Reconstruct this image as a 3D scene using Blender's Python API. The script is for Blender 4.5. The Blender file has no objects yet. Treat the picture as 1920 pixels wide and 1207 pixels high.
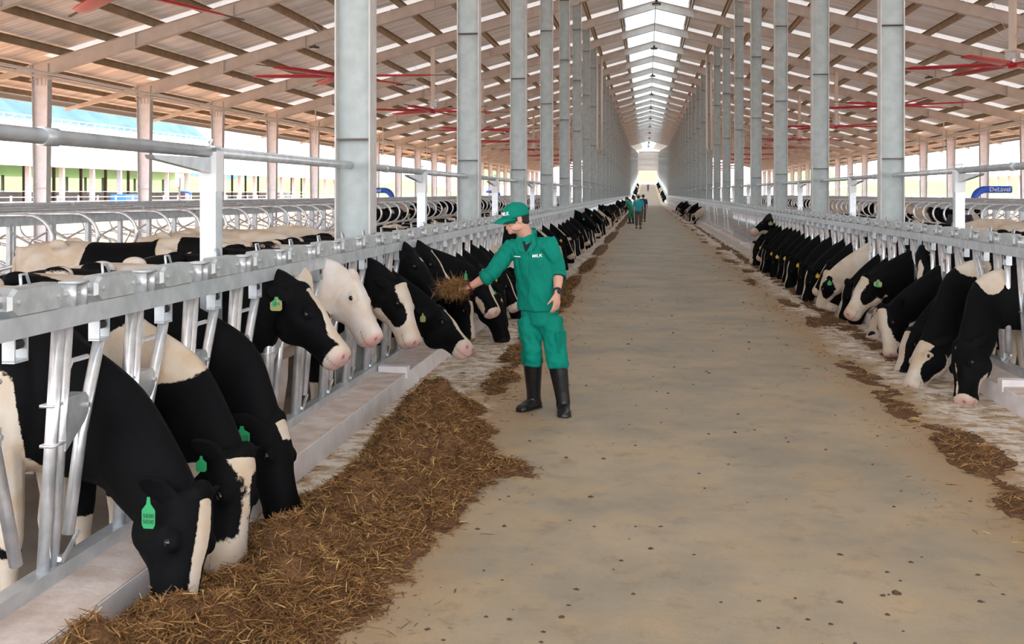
import bpy, bmesh, math, random
import numpy as np
from mathutils import Vector, Matrix
R = math.radians
SC = bpy.context.scene
COL = SC.collection
random.seed(7)
rng = np.random.default_rng(7)

# ------------------------------------------------------------------ camera, light, exposure
F = 1950.0
YAW = math.atan(252.0 / F)
cam_d = bpy.data.cameras.new('camera')
cam = bpy.data.objects.new('camera', cam_d)
COL.objects.link(cam)
cam_d.sensor_width = 36.0
cam_d.lens = F / 1920.0 * 36.0
cam_d.shift_y = -(603.5 - 362.0) / 1920.0
cam_d.clip_end = 3000
cam.location = (0, 0, 1.75)
cam.rotation_euler = (R(90), 0, YAW)
SC.camera = cam

world = bpy.data.worlds.new('sky')
SC.world = world
world.use_nodes = True
wn = world.node_tree.nodes; wl = world.node_tree.links
bg = wn['Background']
tc = wn.new('ShaderNodeTexCoord'); sx = wn.new('ShaderNodeSeparateXYZ'); cr = wn.new('ShaderNodeValToRGB')
wl.new(tc.outputs['Generated'], sx.inputs[0]); wl.new(sx.outputs['Z'], cr.inputs[0]); wl.new(cr.outputs[0], bg.inputs[0])
cr.color_ramp.elements[0].position = 0.0; cr.color_ramp.elements[0].color = (0.95, 0.97, 1.0, 1)
cr.color_ramp.elements[1].position = 0.6; cr.color_ramp.elements[1].color = (0.74, 0.86, 1.0, 1)
bg.inputs[1].default_value = 1.9

sun_d = bpy.data.lights.new('sun', 'SUN'); sun = bpy.data.objects.new('sun', sun_d); COL.objects.link(sun)
sun_d.energy = 3.6; sun_d.angle = R(3); sun_d.color = (1.0, 0.96, 0.9)
sun.rotation_euler = (R(12), R(-16), 0)

SC.view_settings.view_transform = 'Standard'
SC.view_settings.look = 'None'
SC.view_settings.gamma = 1.0
SC.view_settings.use_curve_mapping = False
SC.view_settings.exposure = 1.58

# ------------------------------------------------------------------ helpers
def tag(o, label=None, cat=None, group=None, kind=None):
    if label: o['label'] = label
    if cat: o['category'] = cat
    if group: o['group'] = group
    if kind: o['kind'] = kind
    return o

def empty(name, loc=(0, 0, 0), rz=0, label=None, cat=None, group=None):
    o = bpy.data.objects.new(name, None); COL.objects.link(o)
    o.location = loc; o.rotation_euler = (0, 0, rz); o.empty_display_size = .1
    return tag(o, label, cat, group)

def copy_tree(o, parent=None):
    c = o.copy(); COL.objects.link(c)
    if parent: c.parent = parent
    for ch in list(o.children): copy_tree(ch, c)
    return c

def link(name, me, parent=None, loc=None):
    o = bpy.data.objects.new(name, me); COL.objects.link(o)
    if parent: o.parent = parent
    if loc: o.location = loc
    return o

class MB:
    def __init__(s): s.v = []; s.f = []; s.m = []
    def add(s, vs, fs, mi=0):
        n = len(s.v); s.v += [tuple(p) for p in vs]
        s.f += [tuple(i + n for i in f) for f in fs]; s.m += [mi] * len(fs); return s
    def box(s, c, d, mi=0, rot=None):
        x, y, z = d[0] / 2, d[1] / 2, d[2] / 2
        vs = [Vector((a * x, b * y, e * z)) for e in (-1, 1) for b in (-1, 1) for a in (-1, 1)]
        if rot is not None: vs = [rot @ p for p in vs]
        vs = [p + Vector(c) for p in vs]
        return s.add(vs, [(0, 2, 3, 1), (4, 5, 7, 6), (0, 1, 5, 4), (2, 6, 7, 3), (0, 4, 6, 2), (1, 3, 7, 5)], mi)
    def prism(s, poly, axis, a, b, mi=0):
        # poly: 2D list, extruded along axis 'x','y','z' from a to b
        def mk(p, t):
            return {'x': (t, p[0], p[1]), 'y': (p[0], t, p[1]), 'z': (p[0], p[1], t)}[axis]
        n = len(poly)
        vs = [mk(p, a) for p in poly] + [mk(p, b) for p in poly]
        fs = [tuple(range(n)), tuple(range(2 * n - 1, n - 1, -1))] + [(i, i + n, (i + 1) % n + n, (i + 1) % n) for i in range(n)]
        return s.add(vs, fs, mi)
    def tube(s, pts, r, seg=8, mi=0, cap=True):
        pts = [Vector(p) for p in pts]; n = len(pts)
        rs = r if isinstance(r, (list, tuple)) else [r] * n
        vs = []; up = None
        for i, p in enumerate(pts):
            t = (pts[min(i + 1, n - 1)] - pts[max(i - 1, 0)]).normalized()
            if up is None:
                up = Vector((0, 0, 1)) if abs(t.z) < .9 else Vector((1, 0, 0))
            sd = t.cross(up).normalized(); up = sd.cross(t).normalized()
            for k in range(seg):
                a = 2 * math.pi * k / seg
                vs.append(p + (sd * math.cos(a) + up * math.sin(a)) * rs[i])
        fs = []
        for i in range(n - 1):
            for k in range(seg):
                a = i * seg + k; b = i * seg + (k + 1) % seg
                fs.append((a, b, b + seg, a + seg))
        if cap:
            fs.append(tuple(range(seg - 1, -1, -1))); fs.append(tuple(range((n - 1) * seg, n * seg)))
        return s.add(vs, fs, mi)
    def ell(s, c, r, mi=0, seg=16, rings=10, rot=None):
        vs = []; fs = []
        for i in range(rings + 1):
            ph = math.pi * i / rings
            for k in range(seg):
                a = 2 * math.pi * k / seg
                p = Vector((r[0] * math.sin(ph) * math.cos(a), r[1] * math.sin(ph) * math.sin(a), r[2] * math.cos(ph)))
                if rot is not None: p = rot @ p
                vs.append(p + Vector(c))
        for i in range(rings):
            for k in range(seg):
                a = i * seg + k; b = i * seg + (k + 1) % seg
                fs.append((a, a + seg, b + seg, b))
        return s.add(vs, fs, mi)
    def loft(s, rings, mi=0):
        seg = len(rings[0]); n = len(rings)
        vs = [p for r in rings for p in r]; fs = []
        for i in range(n - 1):
            for k in range(seg):
                a = i * seg + k; b = i * seg + (k + 1) % seg
                fs.append((a, b, b + seg, a + seg))
        fs.append(tuple(range(seg - 1, -1, -1))); fs.append(tuple(range((n - 1) * seg, n * seg)))
        return s.add(vs, fs, mi)
    def mesh(s, name, mats, smooth=False):
        me = bpy.data.meshes.new(name); me.from_pydata(s.v, [], s.f)
        for m in (mats if isinstance(mats, (list, tuple)) else [mats]): me.materials.append(m)
        me.polygons.foreach_set('material_index', s.m)
        if smooth: me.polygons.foreach_set('use_smooth', [len(f) <= 4 for f in s.f])
        me.update(); bm = bmesh.new(); bm.from_mesh(me)
        bmesh.ops.recalc_face_normals(bm, faces=bm.faces); bm.to_mesh(me); bm.free()
        return me
    def build(s, name, mats, parent=None, smooth=False, loc=None):
        return link(name, s.mesh(name, mats, smooth), parent, loc)

# ------------------------------------------------------------------ materials
def mat(name, col, rough=.7, metal=0, noise=0, nscale=5, col2=None, bump=0, bscale=30, trans=0, detail=4, stretch=None, spec=.5):
    m = bpy.data.materials.new(name); m.use_nodes = True
    nt = m.node_tree; N = nt.nodes; L = nt.links; b = N['Principled BSDF']
    b.inputs['Base Color'].default_value = (*col, 1); b.inputs['Roughness'].default_value = rough
    b.inputs['Metallic'].default_value = metal; b.inputs['Specular IOR Level'].default_value = spec
    co = N.new('ShaderNodeTexCoord').outputs['Object']
    if stretch:
        mp = N.new('ShaderNodeMapping'); mp.inputs['Scale'].default_value = stretch
        L.new(co, mp.inputs[0]); co = mp.outputs[0]
    if col2 or noise:
        n = N.new('ShaderNodeTexNoise'); n.inputs['Scale'].default_value = nscale; n.inputs['Detail'].default_value = detail
        L.new(co, n.inputs['Vector'])
        r = N.new('ShaderNodeMapRange'); r.inputs[1].default_value = .35; r.inputs[2].default_value = .65
        L.new(n.outputs['Fac'], r.inputs[0])
        x = N.new('ShaderNodeMix'); x.data_type = 'RGBA'
        x.inputs[6].default_value = (*col, 1)
        x.inputs[7].default_value = (*(col2 or [c * (1 - noise) for c in col]), 1)
        L.new(r.outputs[0], x.inputs[0]); L.new(x.outputs[2], b.inputs['Base Color'])
    if bump:
        n2 = N.new('ShaderNodeTexNoise'); n2.inputs['Scale'].default_value = bscale; n2.inputs['Detail'].default_value = 5
        L.new(co, n2.inputs['Vector'])
        bp = N.new('ShaderNodeBump'); bp.inputs['Strength'].default_value = bump; bp.inputs['Distance'].default_value = .02
        L.new(n2.outputs['Fac'], bp.inputs['Height']); L.new(bp.outputs[0], b.inputs['Normal'])
    if trans:
        t = N.new('ShaderNodeBsdfTranslucent'); t.inputs[0].default_value = (*col, 1)
        mx = N.new('ShaderNodeMixShader'); mx.inputs[0].default_value = trans
        L.new(b.outputs[0], mx.inputs[1]); L.new(t.outputs[0], mx.inputs[2])
        L.new(mx.outputs[0], N['Material Output'].inputs[0])
    return m

galv = mat('galvanised_steel', (.68, .70, .72), .38, .55, nscale=9, col2=(.52, .55, .57), bump=.05)
galv_tube = mat('galvanised_tube', (.86, .87, .89), .30, .7, nscale=14, col2=(.66, .68, .70))
galv_plate = mat('galvanised_plate', (.60, .62, .62), .40, .6, nscale=16, col2=(.47, .49, .49), bump=.05)
column_m = mat('column_zinc', (.45, .49, .485), .55, .15, nscale=6, col2=(.37, .405, .395), bump=.05, detail=8)
column_edge = mat('column_flange', (.60, .58, .56), .6, .1, nscale=6, col2=(.52, .50, .48))
rafter_m = mat('rafter_paint', (.66, .61, .57), .6, .05, nscale=3, col2=(.58, .53, .49))
purlin_m = mat('purlin', (.40, .32, .22), .6, .2, nscale=3, col2=(.30, .23, .15))  # dark brown holds the shade of the Z profile in the colour
outer_m = mat('outer_column', (.84, .80, .82), .6, 0, nscale=4, col2=(.74, .70, .72))  # violet-white albedo raised to put the flare on backlit columns into the colour
red_m = mat('fan_red', (.62, .03, .045), .4)
lamp_m = mat('lamp_black', (.02, .02, .022), .4)
white_m = mat('white_plastic', (.75, .75, .75), .5)
black_rub = mat('black_rubber', (.012, .012, .013), .6)
pipe_m = mat('cream_pipe', (.72, .64, .57), .5)
conc = mat('curb_concrete', (.78, .66, .60), .85, nscale=7, col2=(.60, .46, .38), bump=.3, bscale=20, detail=8)
conc_white = mat('curb_white', (.86, .82, .83), .8, nscale=6, col2=(.76, .70, .68), bump=.1, detail=8)
alley_m = mat('alley_floor', (.22, .17, .13), .6, nscale=2, col2=(.33, .26, .20), detail=8)
soil_m = mat('orange_soil', (.42, .20, .09), .9, nscale=.4, col2=(.35, .17, .08), detail=8)
bed_m = mat('bed_sand', (.50, .44, .40), .9, nscale=1.5, col2=(.40, .33, .28))
grass_m = mat('green_field', (.135, .20, .05), .9, nscale=.08, col2=(.09, .15, .035), detail=9)
hill_m = mat('hazy_hill', (.075, .13, .15), .95, nscale=.06, col2=(.05, .10, .11), detail=10)  # bluish distance haze is mixed into the hill colour
wroof_m = mat('white_roof', (.86, .88, .90), .5)
dark_m = mat('dark_steel', (.16, .12, .12), .7)
wall_m = mat('grey_block', (.42, .43, .45), .8, nscale=1, col2=(.30, .31, .33))
blue_m = mat('blue_paint', (.03, .10, .55), .4)
yellow_m = mat('yellow_bristle', (.85, .55, .02), .7)
gable_m = mat('gable_sheet', (.60, .55, .52), .6, nscale=2, col2=(.52, .47, .44), stretch=(8, 8, .3))

def roof_material():
    m = bpy.data.materials.new('roof_sheet'); m.use_nodes = True
    nt = m.node_tree; N = nt.nodes; L = nt.links; b = N['Principled BSDF']
    tc = N.new('ShaderNodeTexCoord'); mp = N.new('ShaderNodeMapping'); mp.inputs['Scale'].default_value = (.25, 3.2, .25)
    L.new(tc.outputs['Object'], mp.inputs[0])
    n = N.new('ShaderNodeTexNoise'); n.inputs['Scale'].default_value = 1.0; n.inputs['Detail'].default_value = 5
    L.new(mp.outputs[0], n.inputs['Vector'])
    r = N.new('ShaderNodeValToRGB'); L.new(n.outputs['Fac'], r.inputs[0])
    r.color_ramp.elements[0].position = .38; r.color_ramp.elements[0].color = (.50, .43, .38, 1)
    r.color_ramp.elements[1].position = .62; r.color_ramp.elements[1].color = (.76, .72, .70, 1)
    L.new(r.outputs[0], b.inputs['Base Color'])
    b.inputs['Metallic'].default_value = .35; b.inputs['Roughness'].default_value = .38
    # sheet ribs: thin bumps running down the slope
    w = N.new('ShaderNodeTexWave'); w.wave_type = 'BANDS'; w.bands_direction = 'Y'; w.inputs['Scale'].default_value = 1.6
    L.new(tc.outputs['Object'], w.inputs['Vector'])
    bp = N.new('ShaderNodeBump'); bp.inputs['Strength'].default_value = .25; bp.inputs['Distance'].default_value = .03
    L.new(w.outputs['Fac'], bp.inputs['Height']); L.new(bp.outputs[0], b.inputs['Normal'])
    t = N.new('ShaderNodeBsdfTranslucent'); t.inputs[0].default_value = (.8, .72, .66, 1)  # translucency added to the sheets so sky light brightens the interior
    mx = N.new('ShaderNodeMixShader'); mx.inputs[0].default_value = .15
    L.new(b.outputs[0], mx.inputs[1]); L.new(t.outputs[0], mx.inputs[2]); L.new(mx.outputs[0], N['Material Output'].inputs[0])
    return m
roof_m = roof_material()
sky_m = mat('translucent_sheet', (.82, .88, .90), .5, nscale=.7, col2=(.72, .79, .82), trans=.42, stretch=(.3, 3, .3))
strip_m = mat('pale_roof_strip', (.85, .82, .80), .5, trans=.30)  # paler, more translucent strip beside each rafter

def floor_material():
    m = bpy.data.materials.new('aisle_concrete'); m.use_nodes = True
    nt = m.node_tree; N = nt.nodes; L = nt.links; b = N['Principled BSDF']
    tc = N.new('ShaderNodeTexCoord'); co = tc.outputs['Object']
    def noise(sc, det, stretch=None, rough=.5):
        c = co
        if stretch:
            mp = N.new('ShaderNodeMapping'); mp.inputs['Scale'].default_value = stretch; L.new(co, mp.inputs[0]); c = mp.outputs[0]
        n = N.new('ShaderNodeTexNoise'); n.inputs['Scale'].default_value = sc; n.inputs['Detail'].default_value = det
        n.inputs['Roughness'].default_value = rough; L.new(c, n.inputs['Vector']); return n.outputs['Fac']
    def rmp(x, a, b_, c=0, d=1):
        r = N.new('ShaderNodeMapRange'); L.new(x, r.inputs[0]); r.inputs[1].default_value = a; r.inputs[2].default_value = b_
        r.inputs[3].default_value = c; r.inputs[4].default_value = d; return r.outputs[0]
    def mix(f, a, b_):
        x = N.new('ShaderNodeMix'); x.data_type = 'RGBA'; L.new(f, x.inputs[0])
        for i, v in ((6, a), (7, b_)):
            if isinstance(v, tuple): x.inputs[i].default_value = (*v, 1)
            else: L.new(v, x.inputs[i])
        return x.outputs[2]
    def mth(op, a, b_):
        x = N.new('ShaderNodeMath'); x.operation = op
        for i, v in ((0, a), (1, b_)):
            if isinstance(v, (int, float)): x.inputs[i].default_value = v
            else: L.new(v, x.inputs[i])
        return x.outputs[0]
    base = mix(rmp(noise(.8, 9, None, .65), .38, .60), (.44, .335, .22), (.31, .255, .185))
    base = mix(rmp(noise(2.2, 8, (1, 1, 1), .6), .48, .75, 0, .7), base, (.50, .34, .175))
    base = mix(rmp(noise(4.5, 10, None, .72), .54, .70, 0, .6), base, (.22, .155, .095))
    base = mix(rmp(noise(60, 4, None, .7), .6, .75, 0, .3), base, (.17, .12, .07))
    sx = N.new('ShaderNodeSeparateXYZ'); L.new(co, sx.inputs[0])
    ax = mth('ABSOLUTE', mth('ADD', sx.outputs['X'], -.4), 0)
    wig = mth('MULTIPLY', mth('ADD', noise(1.2, 5), -.5), .9)
    edge = mth('ADD', ax, wig)
    # warm spill of chaff, then the pale smooth trough band beside each kerb
    base = mix(rmp(edge, 1.15, 1.75), base, (.40, .25, .12))
    pale = mth('MULTIPLY', rmp(edge, 1.7, 1.95), rmp(noise(5, 10, (1.0, 1.3, 1), .7), .43, .55))
    base = mix(pale, base, (.78, .68, .58))
    L.new(base, b.inputs['Base Color']); b.inputs['Roughness'].default_value = .62
    bp = N.new('ShaderNodeBump'); bp.inputs['Strength'].default_value = .25; bp.inputs['Distance'].default_value = .01
    L.new(noise(25, 8, None, .7), bp.inputs['Height']); L.new(bp.outputs[0], b.inputs['Normal'])
    return m
floor_m = floor_material()

# ------------------------------------------------------------------ layout constants
XC = .4; HC = 2.98; HO = 17.1; Y1 = 159.0; Y2 = 297.0; RAMP = 4.4 / (Y2 - Y1)
ALLEY = -.12
RIDGE = 10.0; SL = .27
def zoff(y): return max(0.0, (y - Y1) * RAMP)
def st(o, kind='structure'): o['kind'] = kind; return o

# ------------------------------------------------------------------ ground and floor
g = MB().box((XC, 75, -.2), (5.0, Y1 * 2 + .0 - 150 + 0, .4)) if False else MB()
g.prism([(-30, -.4), (Y1, -.4), (Y1, 0), (-30, 0)], 'x', XC - 2.5, XC + 2.5)
st(g.build('floor', floor_m))
g = MB(); g.prism([(Y1, -.4), (Y2 + 12, -.4), (Y2 + 12, 4.4 + 12 * RAMP), (Y1, 0)], 'x', XC - 2.5, XC + 2.5)
st(g.build('floor', floor_m))
for s in (-1, 1):
    def sx_(a, b): return (min(XC + s * a, XC + s * b), max(XC + s * a, XC + s * b))
    a, b = sx_(2.8, 7.9); g = MB(); g.prism([(-30, -.5), (Y1 + 3, -.5), (Y1 + 3, ALLEY), (-30, ALLEY)], 'x', a, b); st(g.build('floor', alley_m))
    a, b = sx_(7.9, 12.9); g = MB(); g.prism([(-30, -.5), (Y1 + 3, -.5), (Y1 + 3, .06), (-30, .06)], 'x', a, b); st(g.build('floor', bed_m))
    a, b = sx_(12.9, 18.8); g = MB(); g.prism([(-30, -.5), (Y1 + 3, -.5), (Y1 + 3, ALLEY), (-30, ALLEY)], 'x', a, b); st(g.build('floor', alley_m))
    a, b = sx_(18.8, 75); g = MB(); g.prism([(-60, -1), (420, -1), (420, -.15), (-60, -.15)], 'x', a, b)
    tag(g.build('soil_yard', soil_m), kind='structure')
    a, b = sx_(75, 700); g = MB(); g.prism([(-200, -1), (900, -1), (900, -.2), (-200, -.2)], 'x', a, b)
    tag(g.build('green_field', grass_m), kind='structure')

def bumpy_ridge(name, m, x0, x1, y0, y1, hfun, nx=20, ny=90, z0=0):
    vs = []; fs = []
    for i in range(ny + 1):
        for j in range(nx + 1):
            u = j / nx; y = y0 + (y1 - y0) * i / ny; x = x0 + (x1 - x0) * u
            vs.append((x, y, z0 + hfun(u, y)))
    for i in range(ny):
        for j in range(nx):
            a = i * (nx + 1) + j; fs.append((a, a + 1, a + nx + 2, a + nx + 1))
    mb = MB().add(vs, fs)
    return tag(mb.build(name, m, smooth=True), kind='structure')
hh = lambda y: 1 + .18 * math.sin(y * .013) + .08 * math.sin(y * .041 + 1) + .04 * math.sin(y * .13)
bumpy_ridge('hill', hill_m, -420, -640, 60, 1500, lambda u, y: 150 * min(1, max(0, (1500 - y) / 520)) * hh(y) * math.sin(u * math.pi * .5) + random.uniform(-1.5, 1.5))
bumpy_ridge('hedge_bank', grass_m, -92, -125, -40, 520, lambda u, y: 6.5 * hh(y * 3) * math.sin(u * math.pi * .5) + random.uniform(-.4, .4))
bumpy_ridge('hedge_bank', grass_m, 92, 125, 40, 620, lambda u, y: 7 * hh(y * 3) * math.sin(u * math.pi * .5) + random.uniform(-.4, .4))
# green slope seen through the far doorway
vs = []; fs = []
for i in range(30):
    for j in range(30):
        x = -60 + 120 * j / 29; y = Y2 + 12 + 90 * i / 29
        vs.append((x, y, 4.3 + (i / 29) ** 1.3 * 12 + random.uniform(-.3, .3)))
for i in range(29):
    for j in range(29):
        a = i * 30 + j; fs.append((a, a + 1, a + 31, a + 30))
tag(MB().add(vs, fs).build('grass_slope', grass_m, smooth=True), kind='structure')

# ------------------------------------------------------------------ kerbs
for s, side in ((-1, 'left'), (1, 'right')):
    poly = [(XC + s * 2.5, -.1), (XC + s * 2.5, .155), (XC + s * 2.52, .165), (XC + s * 2.81, .165), (XC + s * 2.81, -.3)]
    top = MB(); top.prism([(XC + s * 2.505, .165), (XC + s * 2.81, .172), (XC + s * 2.81, .1), (XC + s * 2.505, .1)], 'y', -5, Y1)
    body = MB(); body.prism([(XC + s * 2.5, -.1), (XC + s * 2.5, .158), (XC + s * 2.53, .163), (XC + s * 2.8, .163), (XC + s * 2.8, -.3)], 'y', -5, Y1)
    e = empty('feed_kerb', (0, 0, 0), 0, 'long low white concrete kerb under the %s row of headlocks' % side, 'kerb')
    body.build('kerb_face', conc_white, e); top.build('kerb_top', conc, e)
    k2 = MB()
    for a, b in ((Y1, Y2),):
        x0, x1 = XC + s * 2.5, XC + s * 2.8
        k2.add([(x0, a, 0), (x1, a, 0), (x0, b, 4.4), (x1, b, 4.4), (x0, a, .16), (x1, a, .16), (x0, b, 4.56), (x1, b, 4.56)],
               [(0, 1, 3, 2), (4, 5, 7, 6), (0, 1, 5, 4), (2, 3, 7, 6), (0, 2, 6, 4), (1, 3, 7, 5)])
    k2.build('kerb_ramp', conc_white, e)
    # pale upright stubs where the fence panels meet
    for i in range(26):
        y = 9 + 6 * i
        sb = MB(); sb.box((XC + s * 2.62, y + .02, .17), (.26, .11, .10)); sb.build('kerb_stub', conc_white, e)

# ------------------------------------------------------------------ roof
def roof_z(d): return RIDGE + .25 - SL * d       # sheet underside at distance d from the ridge
for s, nm in ((-1, 'left'), (1, 'right')):
    def quad(mb, d0, d1, ya, yb, t=.03):
        x0, x1 = XC + s * d0, XC + s * d1
        vs = []
        for z in (0, t):
            for (x, d) in ((x0, d0), (x1, d1)):
                for y in (ya, yb):
                    vs.append((x, y, roof_z(d) + z + zoff(y)))
        mb.add(vs, [(0, 1, 3, 2), (4, 6, 7, 5), (0, 4, 5, 1), (2, 3, 7, 6), (0, 2, 6, 4), (1, 5, 7, 3)])
    sheet = MB(); strip = MB()
    y = -9.0
    while y < Y1 - .1:
        quad(sheet, 1.4, 20.0, y + 1.3, y + 6.0); quad(strip, 1.4, 17.2, y + .25, y + 1.3); quad(sheet, 17.2, 20.0, y, y + 1.3); quad(sheet, 1.4, 17.2, y, y + .25)
        y += 6
    quad(sheet, 1.4, 4.2, Y1, Y2)
    st(sheet.build('ceiling', roof_m)); st(strip.build('ceiling', strip_m))
    r = MB(); quad(r, 0, 1.4, -9, Y1); quad(r, 0, 1.4, Y1, Y2); st(r.build('ceiling', sky_m))

# rafters: one per bay and side
def rank(i, things):
    words = ['nearest', 'second nearest', 'third nearest', 'fourth nearest', 'fifth nearest', 'sixth nearest', 'seventh nearest', 'eighth nearest']
    return words[i] if i < len(words) else None
def rafter_mesh(s):
    mb = MB()
    for (d0, d1, t0, t1) in ((0, 2.9, .34, .34), (2.9, 11.5, .40, .34), (11.5, 17.4, .34, .42)):
        def P(d, k, y): return (s * d, y, RIDGE - .0 - SL * d - k)
        for (ya, yb, k0a, k0b) in ((-.008, .008, None, None),):
            vs = [P(d0, 0, ya), P(d1, 0, ya), P(d1, t1, ya), P(d0, t0, ya), P(d0, 0, yb), P(d1, 0, yb), P(d1, t1, yb), P(d0, t0, yb)]
            mb.add(vs, [(0, 1, 2, 3), (7, 6, 5, 4), (0, 4, 5, 1), (3, 2, 6, 7), (0, 3, 7, 4), (1, 5, 6, 2)])
        for q in (0, 1):
            a0, a1 = (0, 0) if q == 0 else (t0, t1)
            vs = [P(d0, a0 - .006, -.09), P(d1, a1 - .006, -.09), P(d1, a1 + .006, -.09), P(d0, a0 + .006, -.09), P(d0, a0 - .006, .09), P(d1, a1 - .006, .09), P(d1, a1 + .006, .09), P(d0, a0 + .006, .09)]
            mb.add(vs, [(0, 1, 2, 3), (7, 6, 5, 4), (0, 4, 5, 1), (3, 2, 6, 7), (0, 3, 7, 4), (1, 5, 6, 2)])
    for d in (1.6, 7.2, 11.5, 14.3):
        z = RIDGE - SL * d
        mb.box((s * d, 0, z - .18), (.03, .15, .40))
    # outer stub past the column
    mb.add([(s * 17.4, -.05, RIDGE - SL * 17.4), (s * 19.9, -.05, RIDGE - SL * 19.9), (s * 19.9, -.05, RIDGE - SL * 19.9 - .1), (s * 17.4, -.05, RIDGE - SL * 17.4 - .2),
            (s * 17.4, .05, RIDGE - SL * 17.4), (s * 19.9, .05, RIDGE - SL * 19.9), (s * 19.9, .05, RIDGE - SL * 19.9 - .1), (s * 17.4, .05, RIDGE - SL * 17.4 - .2)],
           [(0, 1, 2, 3), (7, 6, 5, 4), (0, 4, 5, 1), (3, 2, 6, 7), (0, 3, 7, 4), (1, 5, 6, 2)])
    return mb.mesh('roof_rafter', rafter_m)
raf = {s: rafter_mesh(s) for s in (-1, 1)}
vis_i = {-1: 0, 1: 0}
for i in range(27):
    y = 3 + 6 * i
    for s, nm in ((-1, 'left'), (1, 'right')):
        o = link('roof_rafter', raf[s], None, (XC, y, 0))
        rk = rank(i - 3, 0) if i >= 3 else None
        if i < 3: lb = 'beige steel rafter overhead at the near end of the %s roof slope' % nm
        elif rk: lb = '%s beige rafter seen crossing the %s roof slope' % (rk, nm)
        else: lb = 'distant beige rafter far down the %s roof slope' % nm
        tag(o, lb, 'rafter', '%s roof rafters' % nm)

# purlins
for s, nm in ((-1, 'left'), (1, 'right')):
    ds = [1.5 + 1.36 * k for k in range(13)]
    for k, d in enumerate(ds):
        z = RIDGE + .005 - SL * d
        mb = MB()
        mb.box((0, 0, .10), (.012, Y1 + 9, .20)); mb.box((.03 * s, 0, .01), (.07, Y1 + 9, .012)); mb.box((-.03 * s, 0, .2), (.07, Y1 + 9, .012))
        mb.box((.065 * s, 0, .025), (.01, Y1 + 9, .03))
        o = mb.build('roof_purlin', purlin_m, None, loc=(XC + s * d, (Y1 - 9) / 2, z + .0))
        order = ['lowest', 'second lowest', 'third lowest', 'fourth lowest', 'fifth lowest', 'sixth lowest', 'seventh lowest'][12 - k] if k >= 6 else None
        if order: lb = '%s brown purlin running lengthwise under the %s roof slope' % (order, nm)
        else: lb = '%s brown purlin below the ridge light on the %s roof slope' % (['uppermost', 'second', 'third', 'fourth', 'fifth', 'sixth'][k], nm)
        tag(o, lb, 'purlin', '%s roof purlins' % nm)
    # eave gutter and thin rods
    mb = MB(); d = 20.02; z = roof_z(d) - .02
    mb.prism([(XC + s * d, z + .03), (XC + s * (d + .16), z + .03), (XC + s * (d + .14), z - .14), (XC + s * (d + .02), z - .14)], 'y', -9, Y1)
    tag(mb.build('eave_gutter', mat('gutter', (.42, .40, .36), .6)), 'grey sheet gutter along the %s eave' % nm, 'gutter')
    for k, (d, z) in enumerate(((18.6, 4.86), (19.5, 4.62))):
        mb = MB(); mb.box((XC + s * d, (Y1 - 9) / 2, z + .24), (.05, Y1 + 9, .16))
        tag(mb.build('eave_purlin', purlin_m), '%s purlin in the overhang outside the %s columns' % (('inner', 'outer')[k], nm), 'purlin')
    # service pipes on the inner face of the outer columns
    for k, (dx, z, r_) in enumerate(((16.75, 5.05, .045), (16.80, 4.93, .03))):
        mb = MB().tube([(XC + s * dx, -9, z), (XC + s * dx, Y1, z)], r_, 8)
        tag(mb.build('eave_pipe', pipe_m, smooth=True), '%s cream service pipe clamped along the outer %s columns' % (('upper', 'lower')[k], nm), 'pipe')

# inner columns
def column_meshes():
    w = MB(); w.box((0, 0, 4.5), (.30, .012, 9.0))
    fl = MB()
    for s in (-1, 1): fl.box((s * .155, 0, 4.5), (.014, .22, 9.0))
    stf = MB()
    for z in (.0, 2.25, 4.1, 6.0, 7.9):
        stf.box((0, -.055, z + .1), (.30, .10, .012)); stf.box((0, .055, z + .1), (.30, .10, .012))
    return w.mesh('web', column_m), fl.mesh('flange', column_edge), stf.mesh('stiffener', dark_m), 
web_me, fl_me, stf_me = column_meshes()
col_root = None
def place_column(x, y, z, lb, grp):
    global col_root
    if col_root is None:
        o = empty('steel_column', (x, y, z)); link('web', web_me, o); link('flange', fl_me, o); link('stiffener', stf_me, o); col_root = o
    else:
        o = copy_tree(col_root); o.location = (x, y, z)
    return tag(o, lb, 'column', grp)
for i in range(26):
    y = 9.05 + 6 * i
    for s, nm in ((-1, 'left'), (1, 'right')):
        if s == 1 and i == 0: continue
        j = i if s == -1 else i - 1
        rk = rank(j, 0)
        lb = ('%s galvanised steel column behind the %s headlock fence' % (rk, nm)) if rk else 'slim distant steel column far down the %s fence' % nm
        place_column(XC + s * HC, y, ALLEY, lb, '%s inner columns' % nm)
for i in range(22):
    y = Y1 + 6 + 6 * i
    for s, nm in ((-1, 'left'), (1, 'right')):
        o = place_column(XC + s * HC, y, zoff(y), 'tiny steel column of the %s row on the rising far stretch' % nm, '%s far columns' % nm)

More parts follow.
